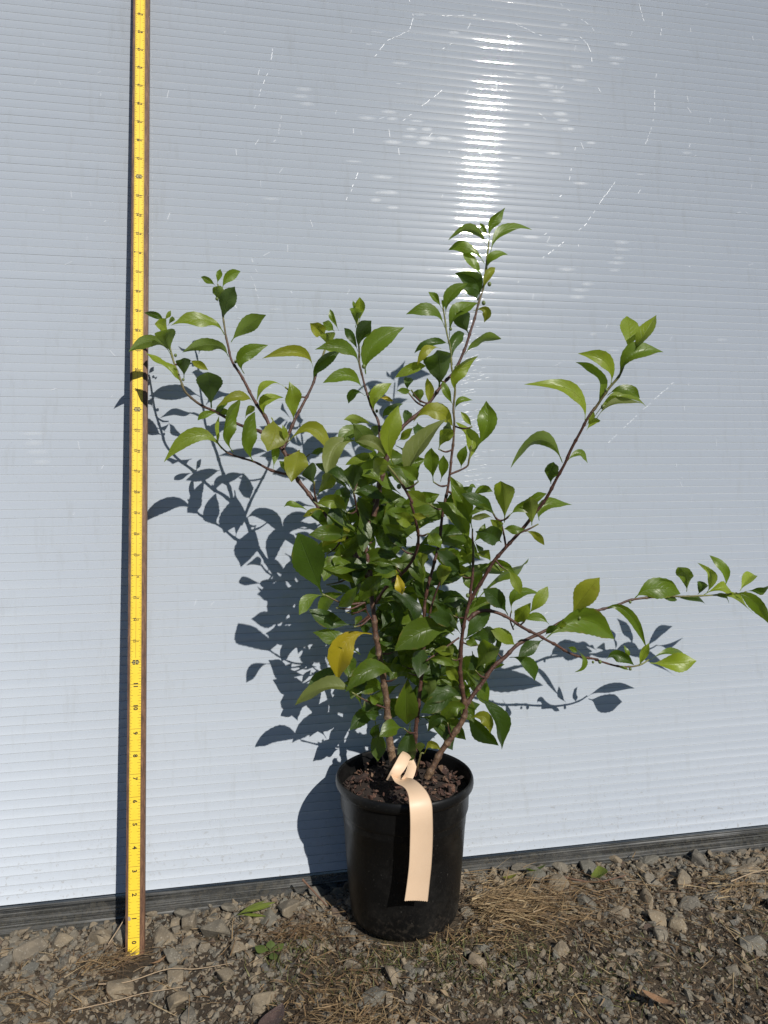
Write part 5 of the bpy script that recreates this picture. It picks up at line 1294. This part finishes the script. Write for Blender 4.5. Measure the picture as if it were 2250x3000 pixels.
for i in range(13, 48):
    if i % 12 == 0: continue
    if i not in (16, 32):
        numeral(str(i), -.00165, (i - .02) * IN, .0042, m_ink, .00004)
    else:
        inkquad('stud_mark', [(-.0052, i * IN + .001), (-.0052, i * IN - .001), (-.0030, i * IN)], m_ink, .0011)
    numeral(str(i % 12), .0019, (i - .06) * IN, .0042, m_ink, .00004)
for i in (12, 24, 36):
    a = i * IN
    inkquad('foot_mark', [(-.0003, a + .0026), (-.0033, a + .0026), (-.0033, a + .0012), (-.0045, a), (-.0033, a - .0012), (-.0033, a - .0026), (-.0003, a - .0026)], m_ink, .00105)
    inkquad('foot_mark', [(.0003, a - .0026), (.0033, a - .0026), (.0033, a - .0012), (.0045, a), (.0033, a + .0012), (.0033, a + .0026), (.0003, a + .0026)], m_ink, .00105)
    numeral(str(i), -.0018, a, .0036, m_pale, .0, .0012)
    numeral('%dF' % (i // 12), .0018, a, .0036, m_pale, .0, .0012)
# worn corner of the tape: bare patch and black scuffs
inkquad('worn_patch', [(-.0062, .0225), (-.0052, .0235), (-.0035, .0215), (-.0030, .0200), (-.0044, .0186), (-.0062, .0190)], mat_simple('bare_patch', (.30, .25, .17), .7), .0010)
V = []; F = []
for k in range(34):
    b = -.0058 + abs(rng.gauss(0, .0032)); a = -.0175 + abs(rng.gauss(0, .0026)); s = rng.uniform(.0002, .0007)
    if b > .005: continue
    i = len(V); t = rng.uniform(0, 3)
    V.extend([rp(b + s * math.cos(t + q) * rng.uniform(.6, 1.5), max(-.0183, a + s * math.sin(t + q)), .00102 + k * 1e-6) for q in (0, 1.3, 2.6, 4.2)])
    F.append((i, i + 1, i + 2, i + 3))
tag(mesh('scuff_glint_marks', V, F, m_ink, stick), kind='stuff')

# ------------------------------------------------------------------ pot
def lathe(profile, c, seg=72):
    V = []; F = []
    for i in range(seg):
        a = 2 * math.pi * i / seg
        for r, z in profile: V.append((c.x + r * math.cos(a), c.y + r * math.sin(a), c.z + z))
    n = len(profile)
    for i in range(seg):
        k = (i + 1) % seg
        for j in range(n - 1): F.append((i * n + j, k * n + j, k * n + j + 1, i * n + j + 1))
    return V, F
pot = tag(empty('plant_pot', POT), 'black round plastic nursery pot on the gravel holding the leafy shrub', 'pot')
PH = .168
body = [(.0, .004), (.050, .004), (.0555, .0), (.0595, .0006), (.0622, .0035), (.0636, .009), (.0650, .024), (.0655, .026), (.0690, .075), (.0712, .112), (.0716, .1125), (.0722, .1265), (.0738, .1285), (.0748, .132), (.0752, .148), (.0757, .1525)]
V, F = lathe(body, POT); mesh('body', V, F, m_pot, pot, smooth=True)
rim = [(.0757, .1525), (.0785, .1548), (.0802, .1575), (.0806, .1600), (.0803, .1640), (.0793, .1664), (.0780, .1672), (.0770, .1664), (.0764, .1640), (.0748, .140), (.0720, .120)]
V, F = lathe(rim, POT); mesh('rim', V, F, m_pot, pot, smooth=True)

mulch = tag(empty('bark_mulch', POT + Vector((0, 0, .149))), 'reddish brown bark chips filling the top of the black pot', 'mulch')
V = [(POT.x, POT.y, POT.z + .151)]; F = []
for j, r in enumerate((.02, .042, .06, .0752)):
    for i in range(40):
        a = 2 * math.pi * i / 40
        V.append((POT.x + r * math.cos(a), POT.y + r * math.sin(a), POT.z + (.151 if j < 3 else .147) + .004 * gnoise((r * math.cos(a), r * math.sin(a), 1), 60)))
for i in range(40): F.append((0, 1 + i, 1 + (i + 1) % 40))
for j in range(3):
    for i in range(40): F.append((1 + j * 40 + i, 1 + (j + 1) * 40 + i, 1 + (j + 1) * 40 + (i + 1) % 40, 1 + j * 40 + (i + 1) % 40))
mesh('potting_soil', V, F, m_mix, mulch, smooth=True)
chip_meshes = []
for k in range(9):
    Vc, Fc = hull(500 + k, 10, (1, rng.uniform(.5, .8), rng.uniform(.2, .38)), .03)
    me = bpy.data.meshes.new('bark_chip'); me.from_pydata(Vc, [], Fc); me.materials.append(m_chip); chip_meshes.append(me)
for k in range(270):
    a = rng.uniform(0, 6.283); r = .070 * math.sqrt(rng.random())
    s = rng.uniform(.007, .013) if k < 34 else rng.uniform(.0018, .006)
    if r + s > .074: r = .074 - s
    o = bpy.data.objects.new('bark_chip', rng.choice(chip_meshes)); COL.objects.link(o); o.parent = mulch
    o.location = (r * math.cos(a), r * math.sin(a), .003 + rng.uniform(0, .007))
    o.rotation_euler = (rng.gauss(0, .6), rng.gauss(0, .6), rng.uniform(0, 6.28)); o.scale = (s, s, s)

# ------------------------------------------------------------------ the shrub
shrub = tag(empty('tea_shrub', POT + Vector((0, 0, .14))), 'leafy green shrub with serrated leaves and reddish stems in the black pot', 'plant')
def tube(pts, r0, r1, gr, seg=8, knots=True):
    # smooth the polyline, then sweep a ring along it
    P = [Vector(p) for p in pts]
    Q = []
    for i in range(len(P) - 1):
        p0 = P[max(0, i - 1)]; p1 = P[i]; p2 = P[i + 1]; p3 = P[min(len(P) - 1, i + 2)]
        m = max(3, int((p2 - p1).length / .0026))
        for k in range(m):
            t = k / m
            Q.append(.5 * ((2 * p1) + (p2 - p0) * t + (2 * p0 - 5 * p1 + 4 * p2 - p3) * t * t + (3 * p1 - p0 - 3 * p2 + p3) * t ** 3))
    Q.append(P[-1])
    V = []; F = []; T = []
    up = Vector((0.3, 1, 0.2)).normalized()
    n = len(Q)
    for i, q in enumerate(Q):
        d = (Q[min(n - 1, i + 1)] - Q[max(0, i - 1)]).normalized()
        a = d.cross(up).normalized(); b = d.cross(a)
        t = i / (n - 1)
        r = r0 + (r1 - r0) * t ** .8
        if knots:
            run = (run + (q - Q[i - 1]).length) if i else 0.0
            f_ = (run % .019) - .0095
            r *= 1 + .13 * gnoise(q, 90) + .38 * math.exp(-(f_ / .0016) ** 2)
            q = q + Vector((gnoise(q, 45), gnoise(q + Vector((5, 0, 0)), 45), 0)) * .0011
        for k in range(seg):
            an = 2 * math.pi * k / seg
            V.append(q + (a * math.cos(an) + b * math.sin(an)) * r * (1 + .08 * gnoise((k, q.z * 40, q.x * 40), 1.7)))
            age = min(1, max(0, (.0046 - r) / .0036)) * .62
            T.append(max(age, gr and (.62 + .38 * max(0, (t - (1 - gr)) / gr)) if t > 1 - gr else age))
    for i in range(n - 1):
        for k in range(seg):
            F.append((i * seg + k, i * seg + (k + 1) % seg, (i + 1) * seg + (k + 1) % seg, (i + 1) * seg + k))
    F.append(tuple((n - 1) * seg + k for k in range(seg)))
    return V, F, T
for name, pts, r0, r1, gr in BRANCHES:
    V, F, T = tube(pts, r0, r1, gr)
    mesh(name, V, F, m_bark, shrub, pts[0], True, attr=T)

lr = random.Random(21)
def leaf(dat, raw=False):
    bx, by, bz, mx, my, mz, tx, ty, tz, W, roll, tone = dat
    B = Vector((bx, by, bz)) * 1e-4; Mi = Vector((mx, my, mz)) * 1e-4; T = Vector((tx, ty, tz)) * 1e-4; W *= 1.04e-4; T += (T - Mi) * .10
    Cc = Mi * 2 - (B + T) * .5
    chord = (T - B)
    view = (Vector((0, -.9, .55)) - Mi).normalized()
    d0 = chord.normalized()
    N = (view - d0 * view.dot(d0)).normalized()
    cand = [Matrix.Rotation(s * roll, 3, d0) @ N for s in (1, -1)]
    key = Vector((.15, -.35, .9))
    cand.sort(key=lambda q: -q.dot(key))
    N = cand[0] if roll >= 0 else cand[1]
    nu = 22; vs_ = (-1, -.62, -.28, 0, .28, .62, 1)
    fold = lr.uniform(.18, .72); und = lr.uniform(.05, .2); ph = lr.uniform(0, 6.28); tw = lr.gauss(0, .4)
    peak = lr.uniform(.50, .64); sharp = lr.uniform(1.3, 1.75); bend = lr.gauss(0, .065); curl = max(0, lr.gauss(.13, .14))
    flip = -1 if N.dot(key) < -.15 else 1
    side0 = d0.cross(N).normalized()
    V = []; F = []; UV = []
    prev = N
    pet = .07
    for i in range(nu + 1):
        u = i / nu
        p = B * (1 - u) ** 2 + Cc * 2 * u * (1 - u) + T * u * u + side0 * (chord.length * bend * math.sin(math.pi * u)) - N * (flip * curl * chord.length * max(0, u - .6) ** 2 * 3)
        d = ((Cc - B) * (1 - u) + (T - Cc) * u).normalized()
        nn = (prev - d * prev.dot(d)).normalized(); prev = nn
        nn = Matrix.Rotation(tw * (u - .3), 3, d) @ nn
        s = d.cross(nn).normalized()
        if u < pet: w = .035 + .05 * u / pet
        else:
            x = (u - pet) / (1 - pet)
            xx = x ** (math.log(.5) / math.log(peak)) if x < 1 else 1
            sn = max(0.0, math.sin(math.pi * xx))
            w = sn ** (1.12 if x < peak else sharp * .5) * (1 - .42 * max(0, (x - .8) / .2)) if x < 1 else 0
            w = max(w, .06 * (1 - x))
        if i == nu: w = .012
        for v in vs_:
            saw = 1.0
            if abs(v) == 1 and pet < u < .97: saw = 1.02 if i % 2 else .965
            hw = W * .5 * w * saw * abs(v)
            f = fold * (1 - .35 * u)
            off = s * (hw * math.cos(f) * (1 if v > 0 else -1)) + nn * (flip * hw * math.sin(f))
            off += nn * (W * und * math.sin(u * 9 + ph + (1.4 if v > 0 else 0)) * abs(v) ** 1.5 * w)
            V.append(p + off); UV.append((u, v))
    m = len(vs_)
    for i in range(nu):
        for j in range(m - 1):
            q = (i * m + j, i * m + j + 1, (i + 1) * m + j + 1, (i + 1) * m + j)
            F.append(q if flip > 0 else q[::-1])
    if raw: return V, F, UV
    return mesh('leaf', V, F, LEAF[tone], shrub, B, True, uv=UV)
for dat in LEAVES[:300]: leaf(dat)
for tone in 'dg':
    AV = []; AF = []; AU = []
    for dat in LEAVES[300:]:
        if dat[11] != tone: continue
        V, F, UV = leaf(dat, True)
        AF += [tuple(i + len(AV) for i in f) for f in F]; AV += [tuple(v) for v in V]; AU += UV
    if AV: tag(mesh('leaf', AV, AF, LEAF[tone], shrub, None, True, uv=AU), kind='stuff')

def ball(c, r, seg=8):
    V = []; F = []
    for i in range(1, 5):
        z = math.cos(math.pi * i / 5); q = math.sin(math.pi * i / 5)
        for k in range(seg): V.append((c[0] + r * q * math.cos(6.283 * k / seg), c[1] + r * q * math.sin(6.283 * k / seg), c[2] + r * 1.15 * z))
    n = len(V); V += [(c[0], c[1], c[2] + r * 1.15), (c[0], c[1], c[2] - r * 1.15)]
    for i in range(3):
        for k in range(seg): F.append((i * seg + k, (i + 1) * seg + k, (i + 1) * seg + (k + 1) % seg, i * seg + (k + 1) % seg))
    for k in range(seg): F.append((k, (k + 1) % seg, n)); F.append((3 * seg + (k + 1) % seg, 3 * seg + k, n + 1))
    return V, F
for k, (name, pts, r0, r1, gr) in enumerate(BRANCHES):
    if r0 < .0018 or len(pts) < 8: continue
    for q in range(3):
        i = lr.randrange(len(pts) // 2, len(pts) - 1)
        c = Vector(pts[i]) + Vector((lr.choice((-1, 1)) * .0045, -.003, -.002))
        V, F = ball(c, lr.uniform(.0016, .0025)); mesh('bud', V, F, m_bud, shrub, c, True)

# ------------------------------------------------------------------ peach paper label looped round the stem
label = tag(empty('plant_label', POT + Vector((0, -.03, .16))), 'blank peach strap label looped round the stem and hanging over the pot rim', 'label')
def ribbon(name, rows, rough_end=False):
    """rows: (centre, half width vector); smoothed and given 0.3 mm thickness"""
    Cs = [Vector(c) for c, w in rows]; Ws = [Vector(w) for c, w in rows]
    def cr(L, i, t):
        p0 = L[max(0, i - 1)]; p1 = L[i]; p2 = L[i + 1]; p3 = L[min(len(L) - 1, i + 2)]
        return .5 * ((2 * p1) + (p2 - p0) * t + (2 * p0 - 5 * p1 + 4 * p2 - p3) * t * t + (3 * p1 - p0 - 3 * p2 + p3) * t ** 3)
    pts = []
    for i in range(len(Cs) - 1):
        for k in range(8): pts.append((cr(Cs, i, k / 8), cr(Ws, i, k / 8)))
    pts.append((Cs[-1], Ws[-1]))
    V = []; F = []
    m = 25
    n = len(pts)
    for side in (0, 1):
        for i, (c, w) in enumerate(pts):
            t = (pts[min(n - 1, i + 1)][0] - pts[max(0, i - 1)][0]).normalized()
            nn = w.normalized().cross(t).normalized()
            for k in range(m):
                s = -1 + 2 * k / (m - 1)
                e = t * (.0007 * (k % 2)) if (rough_end and i == n - 1) else Vector((0, 0, 0))
                V.append(c + w * s + nn * (.0012 * (1 - s * s) + (.0003 if side else 0)) + e)
    for i in range(n - 1):
        for k in range(m - 1):
            a = i * m + k
            F.append((a, a + 1, a + m + 1, a + m))
            b = n * m + a
            F.append((b, b + m, b + m + 1, b + 1))
        for k in (0, m - 1):
            a = i * m + k
            F.append((a, a + m, n * m + a + m, n * m + a))
    return mesh(name, V, F, m_tag, label, smooth=True)
ribbon('tail', TAIL, True)
ribbon('loop', LOOP)
ribbon('loop', LOOP2)

# ------------------------------------------------------------------ single leaves and twigs on the gravel
def ground_leaf(name, x, y, L, W, az, mat, lab, cat, h=.006, tilt=.25):
    o_ = empty(name, (x, y, gz(x, y) + h)); bpy.data.objects.remove(o_, do_unlink=True)
    nu = 12; V = []; F = []; UV = []
    d = Vector((math.cos(az), math.sin(az), 0)); s = Vector((-d.y, d.x, 0))
    for i in range(nu + 1):
        u = i / nu
        w = max(.03, math.sin(math.pi * u ** .85) ** .8) * W * .5
        c = Vector((x, y, gz(x, y) + h)) + d * (u - .5) * L + Vector((0, 0, tilt * L * (u - .5) ** 2 * 2))
        for v in (-1, -.5, 0, .5, 1):
            V.append(c + s * w * v + Vector((0, 0, abs(v) * w * .35 - v * w * tilt))); UV.append((u, v))
    for i in range(nu):
        for j in range(4): F.append((i * 5 + j, i * 5 + j + 1, i * 5 + j + 6, i * 5 + j + 5))
    o = mesh(name, V, F, mat, None, (x, y, gz(x, y) + h), True, uv=UV)
    return tag(o, lab, cat)
ground_leaf('fallen_leaf', .450, -.040, .026, .021, 1.2, LEAF['l'], 'upright green fallen leaf by the wall, rightmost of the green ones', 'leaf', .012, .5)
ground_leaf('fallen_leaf', .334, -.026, .020, .014, .2, LEAF['y'], 'yellow green fallen leaf under the channel just right of the pot', 'leaf', .008, .4)
ground_leaf('fallen_leaf', .372, -.018, .030, .013, .1, LEAF['g'], 'narrow green fallen leaf against the channel, middle of the three green leaves', 'leaf', .011, .4)
m_dead = stone_like('dead_leaf', False, [(0, (.22, .12, .06)), (.5, (.30, .17, .085)), (1, (.36, .21, .11))], 120.0, .7)
ground_leaf('fallen_leaf', .402, -.262, .036, .017, -.75, m_dead, 'brown dry curled leaf on the dirt near the bottom right', 'leaf', .012, .35)
ground_leaf('fallen_leaf', -.092, -.098, .020, .010, .5, m_dead, 'small rust brown dead leaf beside the foot of the measuring stick', 'leaf', .012, .5)
m_purple = stone_like('dark_dead_leaf', False, [(0, (.075, .045, .04)), (1, (.11, .07, .06))], 120.0, .7)
ground_leaf('fallen_leaf', .025, -.212, .042, .022, 1.0, m_purple, 'dark brown flat dead leaf lying on gravel at the bottom left', 'leaf', .010, .2)
def sprig(name, x, y, specs_, mat, lab, cat, h=.006):
    r = tag(empty(name, (x, y, gz(x, y))), lab, cat)
    for az, el, L, W in specs_:
        d = Vector((math.cos(az) * math.cos(el), math.sin(az) * math.cos(el), math.sin(el))); s = Vector((-math.sin(az), math.cos(az), 0)); nn = d.cross(s)
        V = []; F = []; UV = []
        for i in range(11):
            u = i / 10; w = max(.06, math.sin(math.pi * max(0, (u - .15) / .85) ** .9) if u > .15 else .06) * W * .5
            c = Vector((x, y, gz(x, y) + h)) + d * u * L + Vector((0, 0, -.25 * L * u * u))
            for v in (-1, 0, 1):
                V.append(c + s * w * v - nn * abs(v) * w * .3); UV.append((u, v))
        for i in range(10):
            for j in range(2): F.append((i * 3 + j, i * 3 + j + 1, i * 3 + j + 4, i * 3 + j + 3))
        mesh('leaf', V, F, mat, r, smooth=True, uv=UV)
    return r
sprig('plucked_shoot', -.008, -.036, [(.25, .25, .045, .008), (.05, .45, .05, .010), (.45, .35, .040, .007), (-.1, .15, .035, .006)], LEAF['l'], 'bright green plucked shoot lying under the channel left of the pot', 'shoot', .012)
sprig('weed_seedling', .028, -.105, [(.3, .5, .018, .013), (2.7, .4, .02, .014), (1.5, .8, .014, .010), (-1.2, .2, .015, .010)], LEAF['g'], 'small round leaved green weed growing left of the pot foot', 'weed', .006)
m_twig = mat_simple('dry_twig', (.30, .22, .14), .8, 200.0, .4, .001)
m_twig2 = mat_simple('brown_twig', (.12, .065, .04), .8, 200.0, .4, .001)
def twig(pts, r, mat, lab):
    P = [(x, y, gz(x, y) + h) for x, y, h in pts]
    V, F, T = tube(P, r, r * .5, 0, 6, False)
    tag(mesh('twig', V, F, mat, None, P[0], True, attr=T), lab, 'twig')
twig([(-.15, -.112, .010), (-.12, -.119, .012), (-.08, -.115, .013), (-.05, -.119, .010), (-.012, -.116, .008)], .0007, m_twig, 'long pale dry stalk lying across the gravel below the measuring stick')
twig([(-.17, -.145, .007), (-.13, -.146, .010), (-.10, -.141, .011), (-.06, -.138, .006)], .0007, m_twig, 'pale dry stalk at the bottom left of the gravel, lowest of the pale ones')
twig([(.07, -.024, .035), (.085, -.035, .022), (.098, -.045, .010)], .0016, m_twig2, 'short brown twig tilted against the wall left of the pot')
twig([(.40, -.035, .012), (.44, -.048, .010), (.485, -.045, .012)], .0014, m_twig2, 'dark brown twig on the stones right of the pot')
twig([(.60, -.095, .020), (.66, -.080, .024), (.74, -.085, .02)], .0008, m_twig, 'thin pale stalk lying on the stones at the right edge')
twig([(-.15, -.05, .012), (-.135, -.032, .028), (-.13, -.012, .040)], .0008, m_twig, 'thin bent straw standing beside the stick foot')
